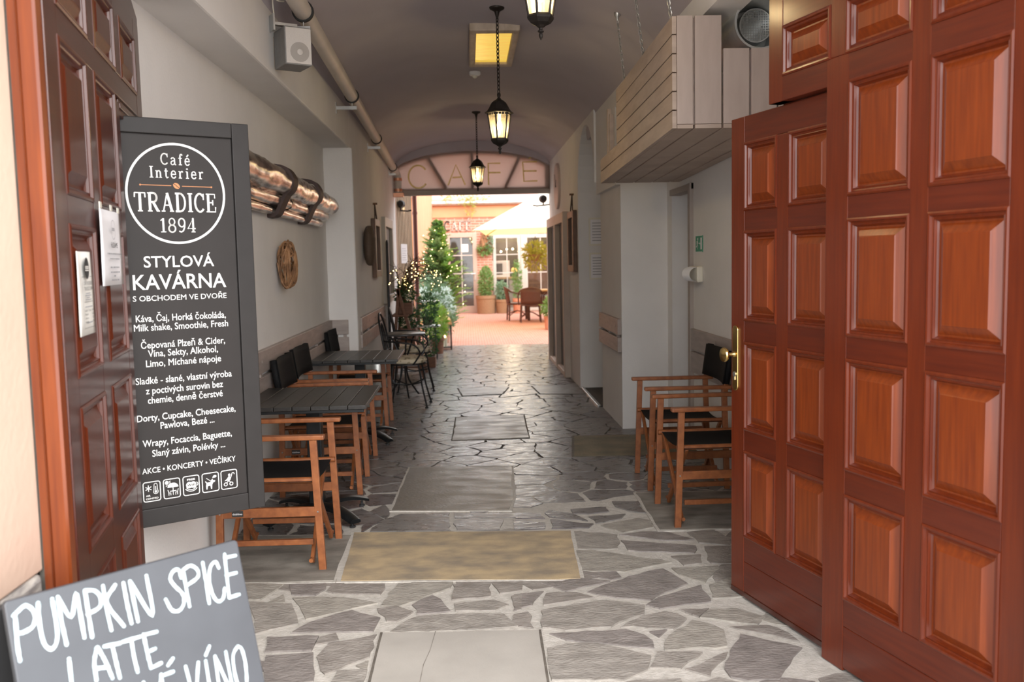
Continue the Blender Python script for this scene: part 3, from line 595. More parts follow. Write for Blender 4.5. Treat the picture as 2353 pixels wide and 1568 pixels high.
# raised letters over the courtyard door
x = -.66
for c, x0, x1 in (('C', -.66, -.48), ('A', -.46, -.27), ('F', -.24, -.07), ('É', -.045, .125)):
    mb = MB(); serif_text(mb, c, x0, x1, 2.40, .27, .045, FY-.022)
    o = tag(mb.build('facade_letter', 'white_frame'), 'cream raised letter %s on the brick over the courtyard door' % {'É': 'E with acute accent'}.get(c, c), 'letter', 'raised letters over the courtyard door')
    md = o.modifiers.new('thick', 'SOLIDIFY'); md.thickness = .045; md.offset = 0
# ---------------------------------------------------------------- gate leaves
def rect_rings(mb, x0, x1, z0, z1, prof, cap=True, edge=0):
    """nested rectangles: prof = [(inset, y)], bridged outside in"""
    k = len(mb.v)
    for a, y in prof: mb.v += [(x0+a, y, z0+a), (x1-a, y, z0+a), (x1-a, y, z1-a), (x0+a, y, z1-a)]
    for i in range(len(prof)-1):
        for j in range(4):
            mb.f.append([k+4*i+j, k+4*i+(j+1) % 4, k+4*i+4+(j+1) % 4, k+4*i+4+j]); mb.m.append(1 if i < edge else mb.cm)
    if cap: q = k+4*(len(prof)-1); mb.f.append([q, q+1, q+2, q+3]); mb.m.append(mb.cm)
PPROF = [(-.002, .03), (-.002, -.002), (.004, -.005), (.010, -.004), (.013, .004), (.018, .006), (.023, .004), (.026, .012), (.030, .018), (.036, .018), (.062, .002), (.066, -.001), (.069, -.001)]
def panel(root, x0, x1, z0, z1, y=0., m='wood_upright'):
    mb = MB(); rect_rings(mb, x0, x1, z0, z1, [(a, y+b) for a, b in PPROF], edge=8)
    return mb.build('panel', [m, 'wood_stile' if m == 'wood_upright' else m], root)
def leaf_frame(root, stiles, rails, m1, m2, th=.055, y=0.):
    for x0, x1, z0, z1 in stiles: MB().bx(x0, x1, y, y+th, z0, z1).build('stile', m1, root, bevel=.003)
    for x0, x1, z0, z1 in rails: MB().bx(x0, x1, y+.0006, y+th-.001, z0, z1).build('rail', m2, root, bevel=.003)
ZR = [.27, .655, .745, 1.143, 1.224, 1.634, 1.714, 2.12]      # panel rows: (0,1) (2,3) (4,5) (6,7)
# near leaf: local x from the wicket (negative) to the hinge (positive)
gr = thing('gate_leaf', 'tall varnished panelled gate leaf with brass knob, standing open in front of two folding armchairs', 'gate', (1.293, 3.257, 0), math.atan2(-.96996, .24326), 'open gate leaves')
leaf_frame(gr, [(0, .124, -.0, 2.2), (.43, .512, .27, 3.0), (.822, .94, 0, 3.0), (-.37, -.275, 2.105, 3.0), (.02, .105, 2.2, 3.0)],
           [(.124, .822, .012, .168), (.124, .822, .169, .27)]+[(.124, .822, a, b) for a, b in ((.655, .745), (1.143, 1.224), (1.634, 1.714))]+[(-.37, .822, 2.105, 2.2), (-.275, .822, 2.385, 2.55)], 'wood_stile', 'wood_level')
for i in range(0, 8, 2):
    panel(gr, .124, .43, ZR[i], ZR[i+1] if i < 6 else 2.108); panel(gr, .512, .822, ZR[i], ZR[i+1] if i < 6 else 2.108)
for x0, x1 in ((-.275, .02), (.105, .43), (.512, .822)):
    panel(gr, x0, x1, 2.2, 2.385); panel(gr, x0, x1, 2.55, 3.0)
MB().bx(-.35, .92, .054, .075, 2.08, 3.0).build('backing_board', 'wood_dark', gr)
MB().bx(.0, .93, .05, .07, .02, 2.1).build('backing_board', 'wood_dark', gr)
# wicket hung in it, set a little back
wk = bpy.data.objects.new('wicket', None); C.objects.link(wk); wk.parent = gr; wk.location = (0, .042, 0)
tag(wk, 'narrow wicket door with brass handle plate')
WZ = [.28, .664, .758, 1.141, 1.234, 1.618, 1.705, 1.99]
WX0, WX1 = -.725, .05
c1, c2 = (-.62, -.375), (-.295, -.02)
for x0, x1, z0, z1 in [(WX0, -.62, .008, 2.10), (-.375, -.295, .28, 1.99), (-.02, WX1, .008, 2.10)]: MB().bx(x0, x1, 0, .05, z0, z1).build('stile', 'wood_stile', wk, bevel=.003)
for z0, z1 in [(.03, .168), (.169, .28), (.664, .758), (1.141, 1.234), (1.618, 1.705), (1.99, 2.10)]: MB().bx(-.62, -.02, .0006, .049, z0, z1).build('rail', 'wood_level', wk, bevel=.003)
for i in range(0, 8, 2):
    for a, b in (c1, c2): panel(wk, a, b, WZ[i], WZ[i+1])
MB().bx(WX0+.02, WX1, .048, .06, .03, 2.09).build('backing_board', 'wood_dark', wk)
MB().bx(WX0, WX1, -.002, .05, .008, .03).build('bottom_strip', 'wood_dark', wk, bevel=.002)
mb = MB(); P = [(a*.022, .02*b) for a, b in arc(0, 0, 1, 1, 0, 180, 10)]
pl = [(-.682+x, 1.190+z) for x, z in P]+[(-.682-x, .942-z) for x, z in P]
mb.prism(pl, -.008, .001); mb.build('handle_plate', 'brass', wk, bevel=.003)
mb = MB(); mb.lathe([(.011, -.006), (.013, -.012), (.008, -.018), (.008, -.045), (.014, -.05), (.030, -.053), (.033, -.060), (.030, -.067), (.012, -.071), (.002, -.072)], 20, c=(-.682, 0, 1.083), axis='y')
mb.build('knob', 'brass', wk, smooth=True)
mb = MB(); mb.lathe([(.011, -.006), (.011, -.012), (.004, -.0125)], 14, c=(-.682, 0, .995), axis='y'); mb.bx(-.685, -.679, -.012, -.007, .97, .99); mb.build('lock_cylinder', 'zinc', wk, smooth=True)

# far leaf
gl = thing('gate_leaf', 'dark varnished panelled gate leaf with two notices, opened back to the niche wall', 'gate', (-1.0329, 2.4, 0), math.atan2(.98134, -.1923), 'open gate leaves')
xf = .965
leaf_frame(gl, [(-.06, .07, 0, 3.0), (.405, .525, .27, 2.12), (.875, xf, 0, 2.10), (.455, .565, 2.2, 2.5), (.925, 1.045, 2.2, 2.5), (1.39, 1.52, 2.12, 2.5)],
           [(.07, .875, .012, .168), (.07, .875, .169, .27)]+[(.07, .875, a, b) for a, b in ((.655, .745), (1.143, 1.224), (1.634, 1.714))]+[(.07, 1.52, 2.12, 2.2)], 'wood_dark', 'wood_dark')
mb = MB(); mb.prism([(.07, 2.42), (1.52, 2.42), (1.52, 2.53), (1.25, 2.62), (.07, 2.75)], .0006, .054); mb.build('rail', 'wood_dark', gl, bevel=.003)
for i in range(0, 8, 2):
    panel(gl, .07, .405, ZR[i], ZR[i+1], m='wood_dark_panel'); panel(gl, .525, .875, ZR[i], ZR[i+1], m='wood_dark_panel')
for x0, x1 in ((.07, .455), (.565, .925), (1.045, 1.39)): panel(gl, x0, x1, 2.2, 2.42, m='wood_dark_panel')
MB().bx(-.04, xf-.02, .05, .07, .02, 2.1).build('backing_board', 'wood_dark', gl); MB().bx(-.04, 1.50, .05, .07, 2.1, 2.45).build('backing_board', 'wood_dark', gl)
mb = MB(); rect_rings(mb, .90, 1.52, 2.0, 2.125, [(0, .03), (0, .002), (.01, .004), (.03, .016), (.036, .012), (.05, .03)], cap=False)
mb = MB(); mb.prism([(1.0, 2.06), (1.50, 2.06), (1.52, 2.12), (1.0, 2.12)], .008, .05); mb.prism([(1.0, 2.085), (1.505, 2.085), (1.515, 2.105), (1.0, 2.105)], .001, .02)
mb.build('overhang_moulding', 'wood_dark', gl, bevel=.003)

# notices on that leaf
LR = Matrix.Translation((-1.0329, 2.4, 0)) @ Matrix.Rotation(math.atan2(.98134, -.1923), 4, 'Z')
def on_leaf(name, label, cat, x0, x1, z0, z1, m, yoff):
    o = thing(name, label, cat); o.matrix_world = LR @ Matrix.Translation((x0, yoff, z0))
    w, h = x1-x0, z1-z0; mb = MB(); nx, nz = 8, 6
    vs = [(w*i/nx, -.003*math.sin(2.4*math.pi*i/nx+j*.4)*(j/nz)-.002, h*j/nz) for j in range(nz+1) for i in range(nx+1)]
    mb.add(vs, [(j*(nx+1)+i, j*(nx+1)+i+1, (j+1)*(nx+1)+i+1, (j+1)*(nx+1)+i) for j in range(nz) for i in range(nx)])
    p = mb.build('sheet', m, o, smooth=True); md = p.modifiers.new('thick', 'SOLIDIFY'); md.thickness = .0012
    return o, w, h
o, w, h = on_leaf('job_notice', 'white notice sheet in a clear sleeve taped high on the dark gate leaf', 'notice', .405, .755, 1.462, 1.697, 'paper_white', -.012)
Y_ = -.0095
mb = MB(); stroke(mb, arc(w*.5, h*.745, .034, .030, 0, 360, 24), .0018, Y_, True)
for k, q in enumerate((.765, .75, .735)): stroke(mb, [(w*.5-.024, h*q), (w*.5+.024, h*q)], .0025, Y_)
mb.build('logo', 'print_grey', o)
mb = MB(); text_geo('HLEDÁME', w*.34, w*.66, h*.505, .017, .004, Y_, mb)
mb.build('heading', 'print_black', o)
mb = MB()
for z, a, b in ((.42, .17, .86), (.355, .27, .75), (.24, .27, .71), (.175, .27, .71), (.125, .42, .52), (.07, .30, .66)):
    rng = random.Random(int(z*1000)); x = a
    while x < b:
        L = rng.uniform(.03, .09); stroke(mb, [(w*x, h*z), (w*min(x+L, b), h*z)], .0045, Y_); x += L+.018
mb.build('small_print', 'print_grey', o)
mb = MB()
for x, z in ((.06, 1.03), (.55, 1.03), (.9, 1.02)): mb.bx(w*x-.012, w*x+.02, -.004, -.0015, h*z-.006, h*z+.012)
mb.build('tape', 'plastic_cream', o)
o, w, h = on_leaf('opening_hours', 'cream opening hours sheet with dark oval emblem on the dark gate leaf', 'notice', .098, .29, 1.332, 1.563, 'paper_cream', -.004)
Y_ = -.0085
mb = MB(); disc(mb, (w*.5, h*.80), .030, Y_, 24); stroke(mb, [(w*.14, h*.70), (w*.30, h*.70)], .0014, Y_); stroke(mb, [(w*.66, h*.70), (w*.86, h*.70), (w*.86, h*.09), (w*.14, h*.09), (w*.14, h*.70)], .0014, Y_)
text_geo('CAFÉ INTERIER', w*.22, w*.80, h*.60, .011, .004, Y_, mb); text_geo('TRADICE 1894', w*.24, w*.79, h*.535, .011, .004, Y_, mb)
stroke(mb, [(w*.22, h*.40), (w*.78, h*.40)], .0012, Y_)
for k, (d, t) in enumerate((('Pondělí - Čtvrtek', '8-19'), ('Pátek', '8-22'), ('Sobota', '9-22'), ('Neděle', '9-18'))):
    text_geo(d, w*.2, w*(.6 if k == 0 else .42), h*(.285-.045*k), .0062, .004, Y_, mb); text_geo(t, w*.68, w*.8, h*(.285-.045*k), .0062, .004, Y_, mb)
mb.build('print', 'print_black', o)
mb = MB()
for z, a, b in ((.50, .34, .66), (.475, .30, .70), (.45, .38, .62), (.425, .30, .70), (.34, .25, .74), (.15, .3, .7)): stroke(mb, [(w*a, h*z), (w*b, h*z)], .0028, Y_)
mb.build('small_print', 'print_grey', o)
mb = MB()
for q in (.82, .80, .775): stroke(mb, [(w*.5-.022, h*q), (w*.5+.022, h*q)], .003, Y_-.0005)
mb.build('emblem_lines', 'paper_cream', o)

# white sensor on the jamb
t = thing('door_sensor', 'small white plastic box with printed label on the orange brown jamb', 'sensor', (-1.062, 2.368, 1.628))
MB().bx(-.032, .016, -.040, 0, 0, .088).build('housing', 'plastic_white', t, bevel=.005)
mb = MB(); stroke(mb, arc(.001, .068, .011, .011, 0, 360, 20), .0012, -.0405, True)
for k in range(7):
    stroke(mb, [(-.002, .008+.006*k), (.004, .008+.006*k)], .004, -.0405); stroke(mb, [(.007, .008+.006*k), (.013, .008+.006*k)], .004, -.0405)
mb.build('printed_label', 'print_grey', t)

# ---------------------------------------------------------------- black menu sign
sg = thing('menu_sign', 'black framed hanging sign with white lettering between gate leaf and niche wall', 'sign', (-.834*1.03, 3.62*1.03, 1.515*(1-1.03)), R(90-57))
sg.scale = (1.03, 1.03, 1.03)
X0, Z0, Z1 = -.493, .552, 2.058
mb = MB(); mb.bx(X0, -.066, 0, .03, Z1-.057, Z1); mb.bx(X0, -.066, 0, .03, Z0, Z0+.067); mb.bx(-.0655, 0, 0, .03, Z0, Z1); mb.bx(X0-.055, X0-.0005, 0, .03, Z0, Z1)
mb.build('frame', 'sign_frame', sg, bevel=.003)
MB().bx(X0, -.066, .014, .024, Z0+.066, Z1-.056).build('panel', 'sign_panel', sg)
MB().bx(-.545, -.50, .03, .05, 1.2, 1.5).build('wall_bracket', 'black_iron', sg)
YS = .0135
emb = MB(); stroke(emb, arc(-.279, 1.787, .177, .182, 0, 360, 64), .0085, YS, True); emb.build('emblem_ring', 'sign_white', sg)
for a_ in (('Café', -.331, -.224, 1.893, .040, .0058, YS, .22), ('Interier', -.372, -.176, 1.844, .041, .0058, YS, .2), ('TRADICE', -.431, -.135, 1.7205, .0685, .0092, YS, .13), ('1894', -.345, -.215, 1.6445, .0515, .0068, YS, .2)):
    serif_text(MB(), *a_).build('lettering_line', 'sign_white', sg)
mb = MB(); stroke(mb, [(-.407, 1.8165), (-.297, 1.8160)], .0026, YS); stroke(mb, [(-.258, 1.8150), (-.149, 1.8145)], .0026, YS)
disc(mb, (-.407, 1.8165), .0035, YS, 8); disc(mb, (-.149, 1.8145), .0035, YS, 8); disc(mb, (-.278, 1.8155), .0135, YS, 20, .72, R(52))
mb.build('emblem_rule', 'sign_copper', sg)
mb = MB(); stroke(mb, [(-.289, 1.824), (-.281, 1.8185), (-.275, 1.8125), (-.267, 1.807)], .0022, YS-.0006); mb.build('bean_line', 'sign_panel', sg)
LINES = [('STYLOVÁ', -.410, -.153, 1.516, .043, .010), ('KAVÁRNA', -.452, -.1105, 1.435, .057, .010), ('S OBCHODEM VE DVOŘE', -.455, -.1115, 1.3925, .0205, .004),
 ('Káva, Čaj, Horká čokoláda,', -.449, -.118, 1.3165, .026, .008), ('Milk shake, Smoothie, Fresh', -.457, -.111, 1.283, .026, .008),
 ('Čepovaná Plzeň & Cider,', -.436, -.126, 1.218, .026, .008), ('Vína, Sekty, Alkohol,', -.413, -.155, 1.186, .026, .008), ('Limo, Míchané nápoje', -.422, -.145, 1.149, .026, .008),
 ('Sladké - slané, vlastní výroba', -.462, -.106, 1.0865, .026, .008), ('z poctivých surovin bez', -.428, -.142, 1.0485, .026, .008), ('chemie, denně čerstvé', -.423, -.145, 1.0125, .026, .008),
 ('Dorty, Cupcake, Cheesecake,', -.465, -.098, .948, .026, .008), ('Pawlova, Bezé ...', -.383, -.182, .914, .026, .008),
 ('Wrapy, Focaccia, Baguette,', -.450, -.117, .8525, .026, .008), ('Slaný závin, Polévky ...', -.418, -.145, .8125, .026, .008), ('AKCE • KONCERTY • VEČÍRKY', -.457, -.107, .7515, .0215, .005)]
for i, (s_, a, b, z, c_, bo) in enumerate(LINES): 
    mb = MB(); text_geo(s_, a, b, z, c_, bo, YS, mb); mb.build('lettering_line', 'sign_white', sg)
def icon(x0, x1, draw):
    cx, cz = (x0+x1)/2, .682; r = (x1-x0)/2; h = .0365; mb = MB(); P = []
    for sx, sz, a in ((1, 1, 0), (-1, 1, 90), (-1, -1, 180), (1, -1, 270)): P += arc(cx+sx*(r-.008), cz+sz*(h-.008), .008, .008, a, a+90, 4)
    stroke(mb, P, .0032, YS, True); draw(mb, cx, cz); mb.build('service_icon', 'sign_white', sg)
def i_air(mb, x, z):
    for k in range(3):
        a = R(60*k+30); stroke(mb, [(x-.012-.012*math.cos(a), z+.013-.012*math.sin(a)), (x-.012+.012*math.cos(a), z+.013+.012*math.sin(a))], .0028, YS-.0003*k)
    stroke(mb, arc(x+.014, z+.024, .0055, .005, 0, 180, 8)+arc(x+.014, z-.002, .0085, .0085, 230-90, 400, 12)+[(x+.0195, z+.024)], .002, YS)
    disc(mb, (x+.014, z-.002), .0045, YS, 10); stroke(mb, [(x+.014, z), (x+.014, z+.018)], .0025, YS-.0003)
    text_geo('AIR', x-.022, x-.006, z-.0175, .0065, .02, YS, mb); text_geo("COND'ED", x-.023, x+.022, z-.029, .0065, .02, YS, mb)
def i_terrace(mb, x, z):
    disc(mb, (x-.018, z+.024), .007, YS, 12)
    for k in range(5): a = R(-100+30*k); stroke(mb, [(x-.018+.009*math.cos(a), z+.024+.009*math.sin(a)), (x-.018+.015*math.cos(a), z+.024+.015*math.sin(a))], .0022, YS)
    P = [(x-.016, z+.004)]+arc(x+.004, z+.004, .02, .017, 180, 0, 10); mb.add([(a, YS, b) for a, b in P], [list(range(len(P)))])
    stroke(mb, [(x+.004, z+.006), (x+.004, z-.025)], .0022, YS-.0003); stroke(mb, [(x-.008, z-.010), (x+.016, z-.010)], .003, YS-.0006)
    for sx in (-1, 1): stroke(mb, [(x+.004+sx*.019, z-.004), (x+.004+sx*.016, z-.015), (x+.004+sx*.016, z-.026)], .0024, YS); stroke(mb, [(x+.004+sx*.016, z-.016), (x+.004+sx*.009, z-.016), (x+.004+sx*.009, z-.026)], .0024, YS-.0003)
def i_wifi(mb, x, z):
    for sx in (-1, 1): disc(mb, (x+sx*.007, z+.002), .0125, YS-.0003*(sx+1), 18)
    for k, r in enumerate((.020, .026)): stroke(mb, arc(x, z+.002, r, r*.95, 205+8*k, 335-8*k, 14), .0026, YS)
    stroke(mb, arc(x+.019, z+.003, .006, .007, -80, 90, 8), .0022, YS)
    text_geo('FREE', x-.015, x+.015, z+.0195, .0075, .02, YS, mb)
def i_wifi2(x, z):
    mb = MB(); text_geo('WiFi', x-.0155, x+.0155, z-.002, .0085, .02, YS-.0012, mb); mb.build('service_icon_print', 'sign_panel', sg)
def i_dog(mb, x, z):
    P = [(-.017, -.026), (-.013, -.026), (-.011, -.014), (-.001, -.013), (.001, -.026), (.005, -.026), (.006, -.010), (.010, -.002), (.017, .000), (.018, .005), (.009, .008), (.008, .013), (.003, .009), (.000, .001), (-.013, .000), (-.019, .007), (-.021, .005), (-.016, -.003), (-.018, -.012)]
    mb.add([(x+a, YS, z+b) for a, b in P], [list(range(len(P)))])
    stroke(mb, [(x+.002, z+.004), (x-.016, z+.018)], .0018, YS-.0003); P = arc(x+.017, z+.021, .007, .005, 0, 360, 10); mb.add([(a, YS, b) for a, b in P[:-1]], [list(range(10))]); disc(mb, (x+.011, z+.018), .003, YS, 8)
def i_pram(mb, x, z):
    for dx in (-.014, .008): stroke(mb, arc(x+dx, z-.018, .0062, .0062, 0, 360, 12), .0032, YS, True)
    stroke(mb, [(x-.012, z-.014), (x+.004, z+.0), (x+.011, z+.018)]+arc(x+.016, z+.018, .005, .007, 180, 0, 6), .0026, YS)
    stroke(mb, [(x+.007, z-.014), (x-.006, z-.001)], .0026, YS-.0003)
    P = [(-.018, -.004), (.004, -.004), (.007, .008), (-.001, .014), (-.008, .004)]; mb.add([(x+a, YS-.0006, z+b) for a, b in P], [list(range(5))]); disc(mb, (x+.001, z+.018), .005, YS-.0009, 10)
for (a, b), f in zip(((-.457, -.396), (-.384, -.324), (-.312, -.252), (-.240, -.177), (-.167, -.105)), (i_air, i_terrace, i_wifi, i_dog, i_pram)): icon(a, b, f)
i_wifi2(-.282, .682)

# ---------------------------------------------------------------- chalkboard easel
eb = thing('easel_board', 'grey chalkboard pavement sign with white hand-painted words in front of the peach plaster', 'chalkboard', (-.605, 2.3, .82), R(45))
tl = R(16); rot = Matrix.Rotation(tl, 4, 'X')
def tilt(mb): return mb.xf(Matrix.Rotation(-tl, 4, 'X'))
# local: x to the right end (0), z along the board downwards negative, leaning towards the viewer
def bface(mb): 
    # foot swings towards the viewer (-y): point (x,y,z<0) -> y += z*sin
    k = Matrix(((1, 0, 0, 0), (0, math.cos(tl), math.sin(tl), 0), (0, -math.sin(tl), math.cos(tl), 0), (0, 0, 0, 1)))
    return mb.xf(k)
HB = .82/math.cos(tl)-.004
P = [(-.55+.006, 0), (-.55, -.006), (-.55, -HB), (0, -HB), (0, -.006), (-.006, 0)]
bface(MB().prism(P, 0, .012)).build('board', 'chalk_panel', eb, bevel=.003)
bface(MB().prism([(x*1.004+.001, z+.001) for x, z in P], .0121, .0145)).build('board_edge', 'chalk_edge', eb, bevel=.002)
b2 = MB().prism([(x, z-.03 if z > -.1 else z) for x, z in P], .026, .04); b2.xf(Matrix(((1, 0, 0, 0), (0, math.cos(tl), -math.sin(tl), 0), (0, math.sin(tl), math.cos(tl), 0), (0, 0, 0, 1)))); b2.build('rear_board', 'chalk_edge', eb, bevel=.003)
LT = [[tuple(map(float, q.split(','))) for q in s.split()] for s in """-0.536,0.033 -0.527,0.027 -0.510,0.019 -0.497,0.033 -0.495,0.050 -0.503,0.066 -0.521,0.072 -0.534,0.071|-0.533,0.036 -0.538,0.095 -0.538,0.127|-0.485,0.021 -0.489,0.064 -0.487,0.106 -0.476,0.123 -0.464,0.116 -0.457,0.093 -0.456,0.055 -0.456,0.021|-0.444,0.020 -0.445,0.072 -0.443,0.124|-0.443,0.021 -0.424,0.070 -0.405,0.022 -0.404,0.071 -0.404,0.121|-0.386,0.022 -0.387,0.071 -0.388,0.125|-0.386,0.022 -0.366,0.028 -0.356,0.045 -0.361,0.066 -0.389,0.074|-0.346,0.023 -0.347,0.073 -0.345,0.123|-0.319,0.028 -0.344,0.061 -0.316,0.123|-0.300,0.029 -0.300,0.077 -0.298,0.122|-0.285,0.029 -0.284,0.076 -0.283,0.122|-0.284,0.030 -0.248,0.120 -0.245,0.027|-0.163,0.054 -0.166,0.034 -0.180,0.034 -0.190,0.049 -0.182,0.069 -0.167,0.092 -0.168,0.113 -0.182,0.127 -0.200,0.121 -0.210,0.093|-0.155,0.037 -0.156,0.082 -0.156,0.125|-0.155,0.037 -0.135,0.032 -0.120,0.046 -0.123,0.064 -0.155,0.076|-0.103,0.033 -0.104,0.080 -0.106,0.132|-0.064,0.056 -0.069,0.040 -0.084,0.047 -0.095,0.077 -0.093,0.113 -0.083,0.134 -0.068,0.131 -0.059,0.109|-0.042,0.028 -0.047,0.079 -0.052,0.134|-0.044,0.036 -0.014,0.038|-0.049,0.079 -0.021,0.080|-0.052,0.134 -0.024,0.134|-0.443,0.155 -0.447,0.219 -0.448,0.265 -0.410,0.275|-0.383,0.151 -0.393,0.180 -0.395,0.218|-0.381,0.150 -0.370,0.183 -0.361,0.225|-0.394,0.193 -0.365,0.199|-0.366,0.153 -0.331,0.157|-0.349,0.155 -0.347,0.196 -0.345,0.230|-0.325,0.156 -0.285,0.157|-0.305,0.156 -0.306,0.195 -0.304,0.231|-0.276,0.155 -0.275,0.195 -0.273,0.233|-0.276,0.156 -0.245,0.158|-0.275,0.196 -0.256,0.194|-0.273,0.233 -0.248,0.230|-0.219,0.229 -0.233,0.240|-0.296,0.258 -0.297,0.332|-0.296,0.258 -0.276,0.330 -0.255,0.262|-0.253,0.255 -0.257,0.327 -0.233,0.330|-0.254,0.258 -0.224,0.258|-0.253,0.288 -0.231,0.290|-0.193,0.257 -0.185,0.333 -0.161,0.258|-0.126,0.231 -0.139,0.248|-0.142,0.261 -0.145,0.347|-0.117,0.258 -0.122,0.345|-0.117,0.258 -0.091,0.351 -0.088,0.257|-0.055,0.254 -0.071,0.273 -0.075,0.320 -0.068,0.354 -0.051,0.350 -0.043,0.304 -0.045,0.265 -0.055,0.254""".split('|')]
allm = MB()
for i, s_ in enumerate(LT):
    if len(s_) > 2: P = [(p.x, p.z) for p in sm([(a, 0, -b) for a, b in s_], 5)]
    else: P = [(s_[0][0]+(s_[1][0]-s_[0][0])*t/4, -s_[0][1]-(s_[1][1]-s_[0][1])*t/4) for t in range(5)]
    rng = random.Random(i); wd = [.0086*rng.uniform(.85, 1.1) for _ in P]; y = -.0010-.00025*(i % 4)
    stroke(allm, P, wd, y); disc(allm, P[0], 0.0042, y, 10); disc(allm, P[-1], 0.0042, y, 10)
bface(allm).build('painted_words', 'chalk_paint', eb)
# ---------------------------------------------------------------- left wall: boards, logs, ornaments
def rail_pair(name, label, x, y0, y1, face, zs=((.84, .98), (.68, .815)), group=None):
    """two boards one above the other on a wall; face = +1 looks to +x, -1 to -x"""
    t = thing(name, label, 'wall boards', (x, (y0+y1)/2, .66), 0, group or 'taupe bumper boards along the walls'); L = (y1-y0)/2
    for a, b in zs: MB().bx(0 if face > 0 else -.035, .035 if face > 0 else 0, -L, L, a-.66, b-.66).build('board', 'taupe_board', t, bevel=.004)
    k = max(1, round((y1-y0)/.7))
    for i in range(k+1): MB().box((face*.014, -L+.1+(2*L-.2)*i/k, .168), (.026, .03, .06)).build('spacer', 'taupe_board', t)
    for i in range(k+1): MB().lathe([(.012, 0), (.012, face*.002), (.004, face*.003)], 10, c=(face*.035, -L+.1+(2*L-.2)*i/k, .25), axis='x').build('screw_cap', 'taupe_board', t, smooth=True)
    return t
rail_pair('wall_boards', 'long pair of taupe boards on the niche wall behind the folding armchairs', XL, 4.2, 8.70, 1)
t = thing('wall_boards', 'short pair of taupe boards on the end face of the niche', 'wall boards', (-1.25, 8.765, .66), 0, 'taupe bumper boards along the walls')
for a, b in ((.18, .32), (.02, .155)): MB().bx(-.084, .095, -.035, 0, a, b).build('board', 'taupe_board', t, bevel=.004)
MB().box((-.02, -.013, .168), (.03, .026, .05)).box((.06, -.013, .168), (.03, .026, .05)).build('spacer', 'taupe_board', t)
mb = MB().lathe([(.012, 0), (.012, -.002), (.004, -.003)], 10, c=(0, -.035, .25), axis='y'); mb.build('screw_cap', 'taupe_board', t, smooth=True)
rail_pair('wall_boards', 'pair of taupe boards on the wall behind the iron bistro chairs', XLB, 8.99, 11.5, 1)
rail_pair('wall_boards', 'short pair of boards on the free standing grey pillar', XRP, 7.97, 9.12, -1, zs=((.835, .975), (.68, .81)))
rail_pair('wall_boards', 'pair of taupe boards behind the black backed armchairs beside the open gate leaf', XR, 4.3, 6.99, -1, zs=((.80, .955), (.62, .78)))

# bundle of metallic logs
lg = thing('log_ornament', 'bundle of bronze coloured metallic logs held by brown straps high on the niche wall', 'wall ornament', (XL, 7.2, 2.03))
rng = random.Random(11)
def log(y0, y1, r, x, z0, z1, name='log'):
    mb = MB(); n = 22; N = 30; k = 0; vs = []
    for i in range(N+1):
        f = i/N; y = y0+(y1-y0)*f-7.2; z = z0+(z1-z0)*f-2.03
        for j in range(n):
            q = 2*math.pi*j/n; rr = r*(1+.03*math.sin(3*q+f*9)+.02*math.sin(5*q-f*17)+rng.gauss(0, .022))
            if i in (0, N): rr *= .9
            vs.append((x+rr*math.cos(q), y+(rng.gauss(0, .02) if i in (0, N) else 0), z+rr*math.sin(q)))
    fs = [(i*n+j, i*n+(j+1) % n, (i+1)*n+(j+1) % n, (i+1)*n+j) for i in range(N) for j in range(n)]+[list(range(n)), [N*n+j for j in range(n)]]
    mb.add(vs, fs); return mb.build(name, 'log_foil', lg, smooth=True)
log(4.6, 6.26, .092, .086, 2.08, 2.07); log(6.34, 7.36, .09, .085, 2.065, 2.055); log(7.44, 8.5, .086, .082, 2.055, 2.04)
log(4.6, 6.6, .047, .052, 1.958, 1.952); log(6.65, 8.35, .047, .052, 1.95, 1.94); log(4.6, 6.1, .031, .036, 1.885, 1.88); log(6.35, 8.2, .031, .036, 1.88, 1.87)
for yt in (6.3, 7.4):
    P = [(0, 2.172), (.06, 2.176), (.135, 2.155), (.175, 2.09), (.165, 2.03), (.128, 1.99), (.108, 1.955), (.09, 1.92), (.075, 1.885), (.05, 1.853), (0, 1.845)]
    Q = sm([(a, 0, b-2.03) for a, b in P], 4); N = len(Q)
    vs = [(p.x, yt-7.2+dy, p.z) for p in Q for dy in (-.08, .08)]
    mb = MB(); mb.add(vs, [(2*i, 2*i+1, 2*i+3, 2*i+2) for i in range(N-1)])
    o = mb.build('strap', 'strap_brown', lg); md = o.modifiers.new('thick', 'SOLIDIFY'); md.thickness = .024; md.offset = 0
# twig oval
tw = thing('twig_ornament', 'oval bundle of interwoven pale brown twigs on the niche wall', 'wall ornament', (XL+.075, 6.47, 1.515))
mb = MB(); rng = random.Random(4)
for i in range(30):
    ax = Vector((rng.gauss(0, 1), rng.gauss(0, 1), rng.gauss(0, .45))).normalized(); e1 = ax.orthogonal().normalized(); e2 = ax.cross(e1); a0 = rng.uniform(0, 6.28); P = []; k0 = rng.uniform(.86, 1.0)
    for k in range(12):
        a = a0+4.6*k/11; d = (e1*math.cos(a)+e2*math.sin(a))*k0*(1+.04*math.sin(5*a+i)); P.append((d.x*.068, d.y*.12, d.z*.17))
    mb.tube(sm(P, 3), .0062, 5)
mb.build('twigs', 'twig', tw, smooth=True)
